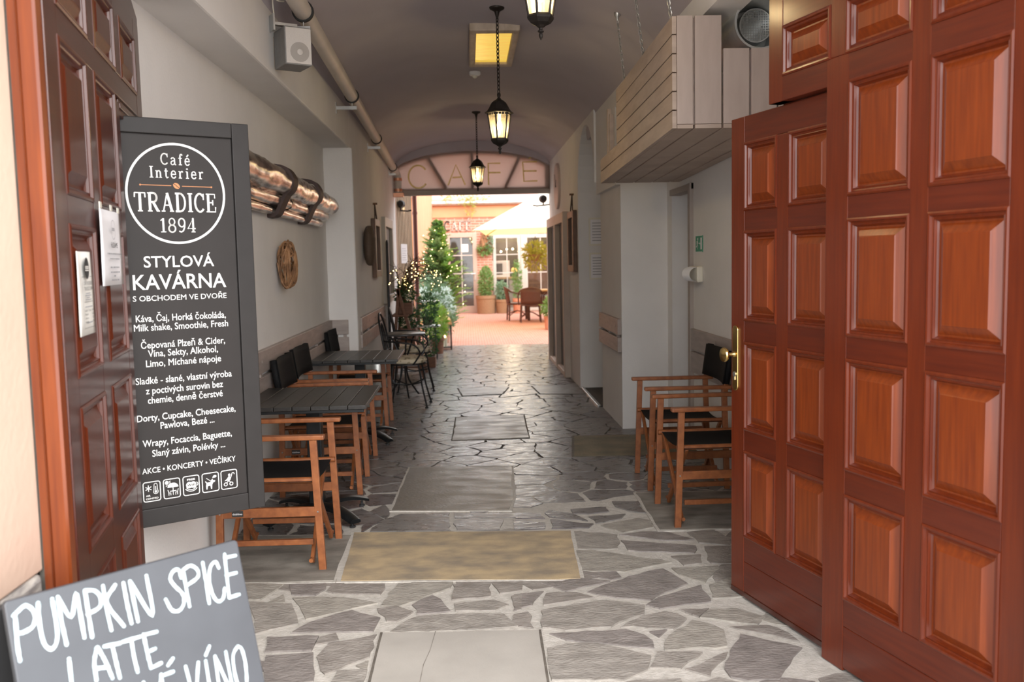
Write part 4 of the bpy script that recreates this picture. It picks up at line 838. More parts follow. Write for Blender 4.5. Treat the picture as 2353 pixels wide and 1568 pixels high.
# dark woven oval
wo = thing('woven_ornament', 'dark brown woven oval on the wall above the iron bistro chairs', 'wall ornament', (XLB+.068, 9.62, 1.695))
mb = MB(); n = 36; nr = 26; vs = []
for i in range(nr+1):
    ph = math.pi*(i+.01)/(nr+.02)
    for j in range(n):
        q = 2*math.pi*j/n; rr = (1+.035*math.sin(9*q+ph*16)); c_ = math.copysign(abs(math.cos(ph))**.75, math.cos(ph)); vs.append((.062*math.sin(ph)**.7*math.cos(q)*rr, .15*math.sin(ph)**.7*math.sin(q)*rr, .208*c_))
mb.add(vs, [(i*n+j, i*n+(j+1) % n, (i+1)*n+(j+1) % n, (i+1)*n+j) for i in range(nr) for j in range(n)])
mb.build('weave', 'woven_brown', wo, smooth=True)
def hung_mirror(label, x, y, face, z0, z1, zt):
    t = thing('wall_hanging', label, 'wall hanging', (x, y, z0)); H_ = z1-z0
    mb = MB(); mb.bx(0, .05, -.30, -.22, 0, H_); mb.bx(0, .05, .22, .30, 0, H_); mb.bx(0, .05, -.22, .22, 0, .08); mb.bx(0, .05, -.22, .22, H_-.08, H_)
    if face < 0: mb.xf(Matrix.Scale(-1, 4, (1, 0, 0)))
    mb.build('frame', 'mirror_frame', t, bevel=.006)
    mb = MB().bx(.012*face-.004, .012*face+.004, -.23, .23, .07, H_-.07); mb.build('picture', 'recess_dark', t)
    mb = MB(); mb.tube([(face*.03, -.12, H_-.02), (face*.02, 0, zt-z0), (face*.03, .12, H_-.02)], .008, 6); mb.build('cord', 'branch_dark', t)
    mb = MB(); mb.tube([(0, 0, zt-z0), (face*.05, 0, zt-z0)], .012, 8); mb.build('peg', 'mirror_frame', t)
hung_mirror('dark framed panel hanging from a cord beyond the woven oval', XLB, 10.75, 1, 1.35, 2.02, 2.2)
hung_mirror('dark framed panel hanging from a cord beside the arched recess', XRW, 11.35-.42, -1, 1.36, 2.08, 2.28)
# white framed window at the far end of the left wall
f = MB(); f.bx(XLB-.01, XLB+.05, 11.72, 11.84, .99, 2.1); f.bx(XLB-.01, XLB+.05, 12.8, 12.92, .99, 2.1); f.bx(XLB-.01, XLB+.05, 11.84, 12.8, 1.98, 2.1); f.bx(XLB-.01, XLB+.05, 11.84, 12.8, .99, 1.09)
w3 = struct('window_3', f, 'white_frame', 'white framed dark window at the courtyard end beside the fairy lights', bevel=.006)
MB().bx(XLB-.005, XLB+.008, 11.84, 12.8, 1.09, 1.98).build('pane', 'recess_dark', w3)
# pipe
PA, PB = Vector((-.872, 2.6, 3.01)), Vector((-1.035, 13.75, 2.85))
pp = thing('ceiling_pipe', 'long cream painted pipe carried on brackets along the top of the beam', 'pipe', (0, 0, 0))
MB().tube([PA, PB], .052, 20).build('pipe_run', 'pipe_paint', pp, smooth=True)
mb = MB(); E_ = PB; mb.tube(sm([E_-Vector((0, .03, 0)), E_+Vector((.0, .07, -.01)), E_+Vector((.02, .1, -.07)), E_+Vector((.02, .1, -.33))], 5), .05, 16); mb.build('downturn', 'pipe_paint', pp, smooth=True)
for z in (-.10, -.26): MB().lathe([(.052, -.02), (.062, -.02), (.062, .02), (.052, .02)], 18, c=E_+Vector((.02, .1, z))).build('copper_collar', 'copper', pp, smooth=True)
MB().bx(E_.x-.06, E_.x+.10, E_.y+.04, E_.y+.16, E_.z-.36, E_.z-.30).build('end_bracket', 'copper', pp, bevel=.004)
for y in (5.45, 7.95, 10.4, 13.1):
    f_ = (y-PA.y)/(PB.y-PA.y); c_ = PA.lerp(PB, f_)
    g = MB(); g.lathe([(.054, -.014), (.062, -.014), (.062, .014), (.054, .014)], 20, c=c_, axis='y'); o = g.build('pipe_clamp', 'rubber', pp, smooth=True)
    g = MB(); g.bx(XLB-.005, c_.x+.04, y-.012, y+.012, c_.z-.115, c_.z-.085); g.tube([(c_.x, y, c_.z-.12), (c_.x, y, c_.z-.05)], .005, 6); g.bx(XLB-.002, XLB+.006, y-.02, y+.02, c_.z-.15, c_.z-.05); g.build('bracket', 'zinc', o, bevel=.002)
# loudspeaker
sp = thing('loudspeaker', 'small grey box loudspeaker with pale grille on the beam below the ceiling pipe', 'speaker', (-.965, 5.36, 2.635), R(30))
MB().prism([(-.07, 0), (.085, 0), (.085, .21), (-.07, .21)], -.075, .115).build('cabinet', 'speaker_grey', sp, bevel=.006)
MB().bx(-.066, .081, -.082, -.075, .006, .203).build('grille', 'speaker_face', sp, bevel=.003)
mb = MB(); mb.lathe([(.055, 0), (.055, -.0015), (.048, -.002), (.03, -.0012), (.022, -.004), (.004, -.006)], 24, c=(.012, -.082, .07), axis='y'); mb.build('cone', 'speaker_cone', sp, smooth=True)
MB().sphere((.012, -.084, .07), .019, 8, (1, .3, 1)).build('dust_cap', 'speaker_face', sp, smooth=True)
mb = MB(); mb.bx(-.11, .03, -.01, .03, .225, .24); mb.tube([(.0, 0, .205), (.0, 0, .24)], .008, 8); mb.bx(-.116, -.106, -.03, .05, .19, .28); mb.build('bracket', 'zinc', sp)
mb = MB(); mb.tube(sm([(-.10, 0, .27), (-.11, -.02, .36), (-.08, -.03, .35), (-.04, .0, .36)], 6), .004, 6); mb.build('cable', 'plastic_cream', sp, smooth=True)

# ---------------------------------------------------------------- right wall
for i, (z0, z1, lab) in enumerate(((1.66, 1.98, 'framed white sheet in the arched recess, the upper of two'), (1.27, 1.58, 'framed white sheet in the arched recess, the lower of two'))):
    t = thing('framed_sheet', lab, 'picture frame', (1.50, 10.52, z0), 0, 'framed sheets in the arched recess'); h = z1-z0
    mb = MB(); mb.bx(-.10, .12, -.015, -.003, 0, .02); mb.bx(-.10, .12, -.015, -.003, h-.02, h); mb.bx(-.10, -.08, -.015, -.003, .02, h-.02); mb.bx(.10, .12, -.015, -.003, .02, h-.02); mb.build('frame', 'plastic_cream', t, bevel=.002)
    MB().bx(-.082, .102, -.008, -.003, .018, h-.018).build('sheet', 'paper_white', t)
    mb = MB()
    for k in range(7): stroke(mb, [(-.06, .06+k*(h-.12)/6), (.075 if k % 2 else .06, .06+k*(h-.12)/6)], .009, -.0085)
    mb.build('print', 'print_grey', t)
t = thing('wall_clock', 'round pinkish clock face high on the wall near the courtyard opening', 'clock', (XRW, 12.73, 2.52))
mb = MB().lathe([(.315, 0), (.315, -.03), (.305, -.036), (.29, -.036), (.0, -.034)], 48, axis='x'); mb.build('face', 'clock_face', t, smooth=True)
mb = MB(); mb.lathe([(.013, -.034), (.013, -.045), (.002, -.046)], 12, axis='x'); mb.box((-.041, .06, .09), (.003, .012, .2), Matrix.Rotation(R(-35), 3, 'X')); mb.box((-.041, -.05, .04), (.003, .012, .12), Matrix.Rotation(R(50), 3, 'X')); mb.build('hands', 'print_black', t)
# double doorway near the opening
f = MB(); f.bx(1.20, 1.33, 11.50, 11.60, 0, 2.11); f.bx(1.20, 1.33, 12.58, 12.70, 0, 2.0); f.bx(1.20, 1.33, 13.72, 13.84, 0, 2.11); f.bx(1.20, 1.33, 11.60, 13.72, 1.98, 2.11); f.bx(1.21, 1.33, 11.6, 13.72, 0, .06)
d5 = struct('door_5', f, 'door_tan', 'tan framed double doorway with dark leaves near the courtyard', bevel=.006)
MB().bx(1.27, 1.29, 11.6, 12.58, .06, 1.98).bx(1.27, 1.29, 12.70, 13.72, .06, 1.98).build('dark_leaf', 'recess_dark', d5)
# exit sign and emergency light, on the wall facing the passage
t = thing('exit_sign', 'green sign with white running figure on the wall above the emergency light', 'sign', (XR, 6.83, 1.545), R(-90))
MB().bx(-.105, .10, -.006, 0, 0, .125).build('plate', 'exit_green', t, bevel=.002)
mb = MB(); Y_ = -.0066
stroke(mb, [(-.103, .002), (.098, .002), (.098, .123), (-.103, .123)], .004, Y_, True)
mb.add([(.045, Y_, .02), (.085, Y_, .02), (.085, Y_, .108), (.045, Y_, .108)], [(0, 1, 2, 3)])
disc(mb, (-.035, .098), .011, Y_, 12); stroke(mb, [(-.04, .085), (-.052, .058)], .017, Y_); stroke(mb, [(-.052, .06), (-.035, .045), (-.042, .022)], .008, Y_-.0003); stroke(mb, [(-.054, .06), (-.066, .042), (-.088, .04)], .008, Y_-.0006); stroke(mb, [(-.04, .084), (-.024, .066), (-.01, .07)], .006, Y_-.0009); stroke(mb, [(-.042, .084), (-.066, .08), (-.074, .062)], .006, Y_-.0012)
stroke(mb, [(.0, .065), (.03, .065)], .007, Y_); mb.add([(.026, Y_, .08), (.026, Y_, .05), (.042, Y_, .065)], [(0, 1, 2)])
mb.build('pictogram', 'plastic_white', t)
t = thing('emergency_light', 'small cream wall light with ribbed clear cover below the green sign', 'wall light', (XR, 6.85, 1.38), R(-90))
MB().bx(-.13, .13, -.05, 0, -.06, .06).build('base', 'plastic_cream', t, bevel=.012)
mb = MB(); n = 16; vs = []
for i in range(25):
    r = .046+.004*(i % 2)
    for j in range(n+1):
        q = math.pi*j/n; vs.append((-.115+.23*i/24, -.05-r*1.15*math.sin(q), r*1.1*math.cos(q)))
mb.add(vs, [(i*(n+1)+j, i*(n+1)+j+1, (i+1)*(n+1)+j+1, (i+1)*(n+1)+j) for i in range(24) for j in range(n)])
mb.build('cover', 'plastic_white', t, smooth=True)

# ---------------------------------------------------------------- hanging crate
BZ = lambda y: 2.191-(y-4.85)*.0262          # its underside drops slightly with distance
cr = thing('hanging_crate', 'large slatted wooden casing hung on chains under the vault above the pillar', 'casing', (0, 0, 0))
sl = -.0262; y0, y1, ye = 4.85, 6.66, 7.47
for k in range(6):
    za = .0+.0975*k
    yy = ye if k in (0, 1) else y1
    def P_(y, z): return (y, BZ(y)+z)
    mb = MB(); h = .091
    zr = (k*.0975, k*.0975+h)
    mb.add([(x, y, BZ(y)+z) for x in (1.098+(0), 1.122) for y, z in ((y0+.0, zr[0]), (yy, zr[0]), (yy, zr[1]), (y0, zr[1]))], [(0, 1, 2, 3), (7, 6, 5, 4), (0, 4, 5, 1), (1, 5, 6, 2), (2, 6, 7, 3), (3, 7, 4, 0)])
    mb.build('side_slat', 'crate_board', cr, bevel=.002)
xs_ = [(1.124, 1.209, .582), (1.220, 1.361, .582), (1.372, 1.510, .412), (1.521, 1.658, .412), (1.669, 1.742, .412)]
for a, b, h in xs_:
    MB().bx(a, b, y0, y0+.022, BZ(y0)+.022, BZ(y0)+h).build('end_slat', 'crate_front', cr, bevel=.002)
for a, b in [(1.124, 1.209), (1.220, 1.361), (1.372, 1.510), (1.521, 1.658), (1.669, 1.742)]:
    mb = MB(); mb.add([(x, y, BZ(y)+z) for x in (a, b) for y, z in ((y0, -.001), (ye-.02, -.001), (ye-.02, .02), (y0, .0205))], [(0, 1, 2, 3), (7, 6, 5, 4), (0, 4, 5, 1), (1, 5, 6, 2), (2, 6, 7, 3), (3, 7, 4, 0)])
    mb.build('bottom_slat', 'crate_board', cr, bevel=.002)
mb = MB(); mb.bx(1.123, 1.16, y0+.023, y0+.06, BZ(y0)+.02, BZ(y0)+.575); mb.bx(1.123, 1.16, y1-.04, y1, BZ(y1)+.02, BZ(y1)+.57); mb.bx(1.195, 1.235, y0+.023, y0+.05, BZ(y0)+.02, BZ(y0)+.575); mb.bx(1.5, 1.53, y0+.023, y0+.05, BZ(y0)+.02, BZ(y0)+.405); mb.bx(1.123, 1.742, 7.35, 7.40, BZ(7.4)+.02, BZ(7.4)+.06); mb.build('batten', 'crate_board', cr)
for yy, h in ((7.27, .56), (7.16, .50)): MB().bx(1.13, 1.16, yy, yy+.05, BZ(yy)+.02, BZ(yy)+h).build('upright_board', 'crate_board', cr, bevel=.002)
def chain(name, a, b, m, parent, link=.034, r=.0032):
    a, b = Vector(a), Vector(b); d = b-a; n = max(2, int(d.length/(link*.72))); d.normalize(); s1 = d.orthogonal().normalized(); s2 = d.cross(s1); mb = MB()
    for i in range(n):
        c = a.lerp(b, (i+.5)/n); s_ = s1 if i % 2 else s2; P = []
        for j in range(9): q = 2*math.pi*j/8; P.append(c+d*(link*.5*math.cos(q))+s_*(link*.26*math.sin(q)))
        mb.tube(P, r, 5, False)
    return mb.build(name, m, parent, smooth=True)
for (xa, ya), (xb, yb) in (((1.045, 6.25), (1.108, 6.36)), ((1.03, 5.55), (1.108, 5.68)), ((1.04, 4.85), (1.112, 4.92))):
    za = vault(xa)-.012
    o = chain('chain', (xa, ya, za-.03), (xb, yb, BZ(yb)+.575), 'zinc', cr)
    MB().lathe([(.022, .02), (.022, .0), (.012, -.012), (.006, -.035)], 12, c=(xa, ya, za)).build('hook', 'zinc', o, smooth=True)
# ventilation duct on top of the crate
dc = thing('ventilation_duct', 'galvanised round duct with wire mesh mouth resting on the slatted casing', 'duct', (1.585, 4.98, 2.745))
def ring_tube(ra, rb, ya, yb): return [(ra, ya), (ra, yb), (rb, yb), (rb, ya), (ra, ya)]
MB().lathe(ring_tube(.135, .128, -.08, .55), 36, axis='y').build('outer_pipe', 'galvanised', dc, smooth=True)
mb = MB(); mb.lathe(ring_tube(.136, .141, -.085, -.065), 36, axis='y'); mb.build('rim', 'galvanised', dc, smooth=True)
mb = MB(); mb.lathe(ring_tube(.092, .086, .06, .55), 30, c=(.02, 0, .02), axis='y'); mb.lathe([(.127, .2), (.127, .21)], 30, axis='y'); mb.build('inner_pipe', 'galvanised', dc, smooth=True)
mb = MB()
for k in range(-6, 7):
    w = math.sqrt(max(0, .088**2-(k*.0135)**2)); mb.bx(.02+k*.0135-.0016, .02+k*.0135+.0016, .062, .065, .02-w, .02+w); mb.bx(.02-w, .02+w, .0651, .068, .02+k*.0135-.0016, .02+k*.0135+.0016)
mb.build('wire_mesh', 'zinc', dc)
mb = MB(); mb.tube(sm([(.14, .2, .0), (.20, .2, .08), (.20, .2, .3)], 6), .07, 20); mb.build('branch_pipe', 'galvanised', dc, smooth=True)

# ---------------------------------------------------------------- folding armchairs
def make_chair(name, label):
    t = thing(name, label, 'chair')
    for s in (-1, 1):
        MB().beam((.252, s*.252, 0), (.228, s*.252, .657), .024, .036).build('leg', 'chair_wood', t, bevel=.003)
        MB().beam((-.252, s*.252, 0), (-.232, s*.252, .657), .024, .036).build('leg', 'chair_wood', t, bevel=.003)
        MB().beam((-.232, s*.262, .62), (-.272, s*.255, .895), .022, .034).build('back_post', 'chair_wood', t, bevel=.003)
        MB().bx(-.285, .285, s*.252-.024, s*.252+.024, .657, .681).build('armrest', 'chair_wood', t, bevel=.006)
        st = MB().bx(-.228, .228, s*.252-.011, s*.252+.011, .275, .322).build('side_rail', 'chair_wood', t, bevel=.003)
        MB().tube([(-.235, s*.232, .452), (.25, s*.232, .452)], .0145, 10).build('seat_rod', 'chair_wood', t, smooth=True)
        for x in (-.205, .205):
            MB().beam((x-s*.012, s*.225, .445), (x-s*.012, -s*.212, .03), .02, .032).build('cross_leg', 'chair_wood', t, bevel=.004)
            MB().tube([(x-s*.012, -s*.212, .045), (x-s*.012, -s*.245, .045)], .011, 8).build('foot_pin', 'chair_wood', t, smooth=True)
        MB().bx(-.2, .2, s*.196-.012, s*.196+.012, .115, .143).build('foot_rail', 'chair_wood', t, bevel=.003)
    mb = MB(); n = 12; vs = []
    for i in range(n+1):
        f = i/n; y = -.246+.492*f; dip = .03*math.sin(math.pi*f)**.8; z = .468-dip-(0.02 if i in (0, n) else 0)
        for j in range(7): vs.append((-.225+.455*j/6, y, z-.004*math.sin(math.pi*j/6)*(1 if 0 < i < n else 0)))
    mb.add(vs, [(i*7+j, i*7+j+1, (i+1)*7+j+1, (i+1)*7+j) for i in range(n) for j in range(6)])
    o = mb.build('seat', 'black_canvas', t, smooth=True); md = o.modifiers.new('thick', 'SOLIDIFY'); md.thickness = .004
    mb = MB(); vs = []; m_ = 14
    for i in range(m_+1):
        f = i/m_; y = -.283+.566*f; bow = -.03*math.sin(math.pi*f)
        for j in range(5):
            z = .69+.212*j/4; vs.append((-.222-.04*(z-.62)/.275+.012+bow, y, z))
    mb.add(vs, [(i*5+j, i*5+j+1, (i+1)*5+j+1, (i+1)*5+j) for i in range(m_) for j in range(4)])
    for s in (-1, 1): mb.tube([(-.242, s*.2605, .69), (-.274, s*.256, .902)], .023, 10, False)
    o = mb.build('back_canvas', 'black_canvas', t, smooth=True); md = o.modifiers.new('thick', 'SOLIDIFY'); md.thickness = .004
    MB().bx(-.18, -.125, -.266, -.2635, .284, .313).build('name_plate', 'print_black', t)
    mb = MB(); text_geo('dublino', -.176, -.129, .2935, .010, .01, -.2668, mb); mb.build('name_plate_print', 'plastic_white', t)
    for s in (-1, 1):
        for x in (-.24, .24): MB().sphere((x, s*.265, .298), .005, 5).build('bolt_head', 'zinc', t)
    return t
ch0 = make_chair('folding_armchair', 'wooden folding armchair with black seat closest to the black menu sign')
ch0.location = (-1.005, 4.71, 0)
def chair(x, y, rz, label):
    o = dup(ch0); o.location = (x, y, 0); o.rotation_euler = (0, 0, R(rz)); o['label'] = label; return o
ch0['group'] = 'wooden folding armchairs with black canvas'
ch0.rotation_euler = (0, 0, R(-1))
chair(-1.0, 6.17, 1, 'folding armchair just beyond the nearer dark slatted table, its front leg against the table edge')
chair(-1.02, 6.87, -1, 'folding armchair tucked against the nearer edge of the farther dark slatted table')
chair(-1.02, 8.47, 0, 'folding armchair farthest along the niche, behind the farther dark slatted table')
chair(1.385, 5.20, 181, 'folding armchair closest to the brass knob of the open gate leaf')
chair(1.405, 6.02, 179, 'folding armchair in front of the grey pillar, its black back against the taupe boards')

# ---------------------------------------------------------------- slatted tables
def make_table(label, w=.71, d=.82):
    t = thing('slatted_table', label, 'table', group='dark slatted tables on pedestal feet')
    n = 7; pw = w/n
    for i in range(n): MB().bx(-w/2+pw*i+.002, -w/2+pw*(i+1)-.002, -d/2, d/2, .712, .735).build('slat', 'table_slat', t, bevel=.0025)
    mb = MB(); mb.bx(-w/2+.015, w/2-.015, -d/2+.01, -d/2+.05, .695, .7118); mb.bx(-w/2+.015, w/2-.015, d/2-.05, d/2-.01, .695, .7118); mb.bx(-w/2+.08, w/2-.08, -.05, .05, .69, .7118); mb.build('under_frame', 'table_metal', t, bevel=.002)
    MB().bx(-.043, .043, -.043, .043, .05, .69).build('column', 'table_metal', t, bevel=.006)
    for k in range(4):
        a = R(45+90*k); mb = MB(); N = 9; vs = []
        for i in range(N):
            f = i/(N-1); r = .03+.33*f; z = .075-.045*f**2+.012*math.sin(math.pi*f); wd = .036+.006*math.sin(math.pi*f); 
            for dz, q in ((.012, -1), (.020, -.5), (.020, .5), (.012, 1), (-.012*(1-f)-.003, 1), (-.012*(1-f)-.003, -1)): vs.append((r*math.cos(a)-q*wd*math.sin(a), r*math.sin(a)+q*wd*math.cos(a), z+dz))
        mb.add(vs, [(i*6+j, i*6+(j+1) % 6, (i+1)*6+(j+1) % 6, (i+1)*6+j) for i in range(N-1) for j in range(6)]+[list(range(6)), [(N-1)*6+j for j in range(6)]])
        o = mb.build('foot', 'table_metal', t, smooth=True)
        MB().lathe([(.018, 0), (.018, .008), (.008, .01), (.008, .03)], 12, c=(.33*math.cos(a), .33*math.sin(a), 0)).build('leveller', 'rubber', o, smooth=True)
    return t
tb = make_table('dark slatted table nearer the black menu sign, between two folding armchairs'); tb.location = (-.935, 5.41, 0)
t2 = dup(tb); t2.location = (-.94, 7.78, 0); t2['label'] = 'dark slatted table farther along, before the iron bistro chairs'
# ---------------------------------------------------------------- ceiling lamps
def make_lantern(label):
    """origin at the ceiling; body hangs drop below"""
    t = thing('ceiling_lantern', label, 'lamp', group='six sided hanging lanterns')
    return t
def lantern(x, y, zrim, label, chain_on=True):
    zc = vault(x); t = make_lantern(label); t.location = (x, y, zrim); top = zc-zrim
    k = dict(ph=R(10))
    mb = MB().lathe([(.012, .105), (.018, .098), (.03, .092), (.052, .076), (.066, .053), (.075, .034), (.088, .016), (.104, .004), (.109, .0), (.10, -.005), (.086, -.002)], 6, **k)
    mb.lathe([(.006, .145), (.012, .14), (.014, .125), (.009, .11), (.016, .102)], 12); mb.build('roof', 'lamp_iron', t)
    mb = MB()
    for j in range(6):
        for q in range(4):
            a0 = R(10)+math.pi/3*j; a1 = a0+math.pi/3; f0, f1 = q/4+.02, (q+1)/4-.02; P0 = Vector((math.cos(a0), math.sin(a0), 0))*.09; P1 = Vector((math.cos(a1), math.sin(a1), 0))*.09
            A_, B_ = P0.lerp(P1, f0), P0.lerp(P1, f1); mid = (A_+B_)/2
            mb.add([(A_.x, A_.y, -.004), (B_.x, B_.y, -.004), (B_.x, B_.y, -.014), (mid.x, mid.y, -.02), (A_.x, A_.y, -.014)], [(0, 1, 2, 3, 4)])
    mb.build('scalloped_edge', 'lamp_iron', t)
    r0, r1, h = .086, .056, -.19
    mb = MB(); gl_ = MB()
    for j in range(6):
        a = R(10)+math.pi/3*j; b = a+math.pi/3
        p0, p1 = (r0*math.cos(a), r0*math.sin(a), 0), (r1*math.cos(a), r1*math.sin(a), h)
        mb.tube([p0, p1], .0058, 6)
        q0, q1 = (r0*math.cos(b), r0*math.sin(b), 0), (r1*math.cos(b), r1*math.sin(b), h)
        k_ = .97; gl_.add([Vector((v[0]*k_, v[1]*k_, v[2])) for v in (p0, q0, q1, p1)], [(0, 1, 2, 3)])
    mb.build('glazing_bars', 'lamp_iron', t, smooth=True); gl_.build('glass', 'lamp_glass', t)
    mb = MB().lathe([(.060, h+.010), (.065, h), (.063, h-.010), (.048, h-.028), (.026, h-.038), (.016, h-.046), (.009, h-.049), (.009, h-.058), (.015, h-.062), (.015, h-.067), (.007, h-.071), (.010, h-.080), (.009, h-.090), (.002, h-.104)], 6, **k)
    mb.build('finial', 'lamp_iron', t)
    mb = MB().lathe([(.003, -.125), (.012, -.118), (.018, -.10), (.016, -.078), (.011, -.055)], 12); mb.build('bulb', 'bulb_glow', t, smooth=True)
    MB().lathe([(.013, -.06), (.013, .0), (.02, .01)], 10).build('socket', 'candle', t, smooth=True)
    if top > .2: chain('chain', (0, 0, top-.07), (0, 0, .14), 'lamp_iron', t, link=.038, r=.0036)
    MB().lathe([(.055, top), (.052, top-.012), (.02, top-.03), (.012, top-.06), (.006, top-.085)], 16).build('ceiling_rose', 'lamp_iron', t, smooth=True)
    l = light('lantern_light', 'POINT', (x, y, zrim-.10), LAMP_W, (1, .88, .70), .032)
    return t
LAMP_W = 6
lantern(.146, 11.3, 2.655, 'farthest and smallest-looking lit lantern hanging in front of the letters')
lantern(.253, 6.7, 2.575, 'lit lantern on a long chain, the middle one of three under the vault')
lantern(.367, 4.35, 2.83, 'lit lantern cut by the top of the photo, showing only its lower half')
# framed gold light
fl_ = thing('ceiling_light', 'square limed wood frame with a glowing golden panel set on the vault', 'ceiling light', (.25, 7.8, vault(.25)))
mb = MB(); a, b = .195, .66
for x0, x1, y0_, y1_ in ((-a, a, -b, -b+.10), (-a, a, b-.10, b)): mb.bx(x0, x1, y0_, y1_, -.055, .05)
for x0 in (-a, a-.055): mb.bx(x0, x0+.055, -b+.10, b-.10, -.055, .05)
mb.build('frame', 'frame_limed', fl_, bevel=.012)
MB().bx(-a+.05, a-.05, -b+.09, b-.09, -.03, -.02).build('panel', 'gold_panel', fl_)
# motion sensor
t = thing('ceiling_sensor', 'small white round sensor on the vault beyond the framed golden light', 'sensor', (.112, 8.95, vault(.112)))
MB().lathe([(.055, .01), (.055, -.025), (.045, -.034), (.03, -.036)], 24).build('base', 'plastic_white', t, smooth=True); MB().sphere((0, 0, -.036), .026, 10).build('lens', 'plastic_cream', t, smooth=True)

# ---------------------------------------------------------------- lunette with wire letters
def zl(x):
    t = (x-.107)/1.2; return 2.93+.367*(math.sqrt(max(0., 1-t*t*.93))-.2646)
ZB = 2.545
xs = [-1.07+2.34*i/30 for i in range(31)]
mb = MB(); mb.prism([(x, zl(x)-.02) for x in xs]+[(1.27, ZB+.03), (-1.07, ZB+.03)], 14.02, 14.024)
lun = struct('window_4', mb, 'film_pink', 'arched pinkish lunette with gold wire letters over the courtyard opening')
mb = MB()
def zband(x): return zl(x)
P = [(x, zl(x)) for x in xs]+[(x, zl(x)-.06) for x in reversed(xs)]
for i in range(30): mb.prism([(xs[i], zl(xs[i])), (xs[i+1], zl(xs[i+1])), (xs[i+1], zl(xs[i+1])-.07), (xs[i], zl(xs[i])-.07)], 14.04, 14.09)
mb.bx(-1.08, 1.28, 14.04, 14.09, ZB, ZB+.085); mb.bx(-1.08, -1.0, 14.04, 14.09, ZB+.085, zl(-1.0)-.05); mb.bx(1.2, 1.28, 14.04, 14.09, ZB+.085, zl(1.2)-.05)
for (xa, za), (xb, zb) in (((-.30, ZB+.08), (-.56, zl(-.56)-.06)), ((.10, ZB+.08), (.10, zl(.10)-.06)), ((.60, ZB+.08), (.82, zl(.82)-.06))): mb.beam((xa, 14.065, za), (xb, 14.065, zb), .05, .07, up=(0, 1, 0))
mb.build('glazing_bars', 'bar_paint', lun)
mb = MB(); mb.bx(-1.08, 1.28, 13.99, 14.03, ZB-.03, ZB+.05); mb.build('lower_rail', 'door_brownish', lun, bevel=.006)
mb = MB()
for i in range(30): mb.prism([(xs[i], vault(xs[i])+.01), (xs[i+1], vault(xs[i+1])+.01), (xs[i+1], zl(xs[i+1])-.025), (xs[i], zl(xs[i])-.025)], 13.96, 14.10)
mb.build('arch_band', 'plaster_ceiling', lun)
def wire(label, name, strokes, w=.024):
    mb = MB()
    for s_ in strokes: mb.tube([(x, 14.005, z) for x, z in s_], w*.5, 6)
    return tag(mb.build('wire_letter', 'gold_wire', smooth=True), label, 'letter', 'gold wire letters on the lunette')
wire('gold wire letter C on the pinkish lunette', 'C', [arc(-.72, 2.80, .145, .17, 38, 322, 24)])
wire('gold wire letter A on the pinkish lunette', 'A', [[(-.27, 2.665), (-.145, 2.97), (-.01, 2.67)], [(-.20, 2.78), (-.06, 2.785)]])
wire('gold wire letter F behind the farthest lantern', 'F', [[(.345, 2.66), (.345, 2.985), (.53, 2.985)], [(.345, 2.845), (.53, 2.845)]])
wire('gold wire letter E with an accent on the pinkish lunette', 'E', [[(1.09, 3.0), (.87, 2.995), (.885, 2.705), (1.09, 2.71)], [(.88, 2.86), (1.08, 2.86)], [(.96, 3.045), (1.03, 3.085)]])
# spot lamps at the opening
def spot(x, y, z, s, label):
    t = thing('spot_lamp', label, 'lamp', (x, y, z), group='black spot lamps outside the courtyard opening')
    MB().lathe([(.02, -.08), (.045, -.07), (.06, .03), (.064, .09), (.055, .09)], 14, axis='y').build('head', 'rubber', t, smooth=True)
    mb = MB(); mb.tube([(-.10*s, 0, -.03), (-.10*s, .06, -.09), (.10*s, .06, -.11), (.16*s, .02, -.10)], .011, 6); mb.tube([(0, .05, -.10), (0, 0, -.05)], .012, 6); mb.tube([(-.10*s, 0, -.03), (-.10*s, .05, .08), (0, .1, .10)], .008, 6); mb.build('bracket', 'black_iron', t)
spot(-1.02, 14.35, 2.42, 1, 'black spot lamp with bracket beside the beige ribbed cladding'); spot(1.20, 14.30, 2.46, -1, 'black spot lamp in front of the white parasol')
light('spot_light', 'POINT', (-1.0, 14.5, 2.35), 0.5, (1, .8, .55), .03)
# paper and downpipe
t = thing('cladding_notice', 'white notice sheet fixed to the beige ribbed cladding', 'notice', (-1.0, 14.475, 1.5), -math.atan2(.24, .55))
MB().bx(.0005, .004, -.105, .105, 0, .30).build('sheet', 'paper_white', t)
mb = MB()
for k in range(6): mb.bx(.004, .0046, -.07, .075-.025*(k % 2), .05+.035*k, .056+.035*k)
mb.build('print', 'print_grey', t)
t = thing('rain_pipe', 'dark red brown rain pipe between ribbed cladding and the orange wall', 'pipe', (-.835, 14.86, 0))
MB().tube([(0, 0, .0), (0, 0, 3.6)], .036, 14).build('pipe_run', 'downpipe', t, smooth=True)
for z in (.9, 2.3): MB().lathe([(.036, -.02), (.043, -.02), (.043, .02), (.036, .02)], 14, c=(0, 0, z)).build('pipe_clamp', 'downpipe', t, smooth=True)

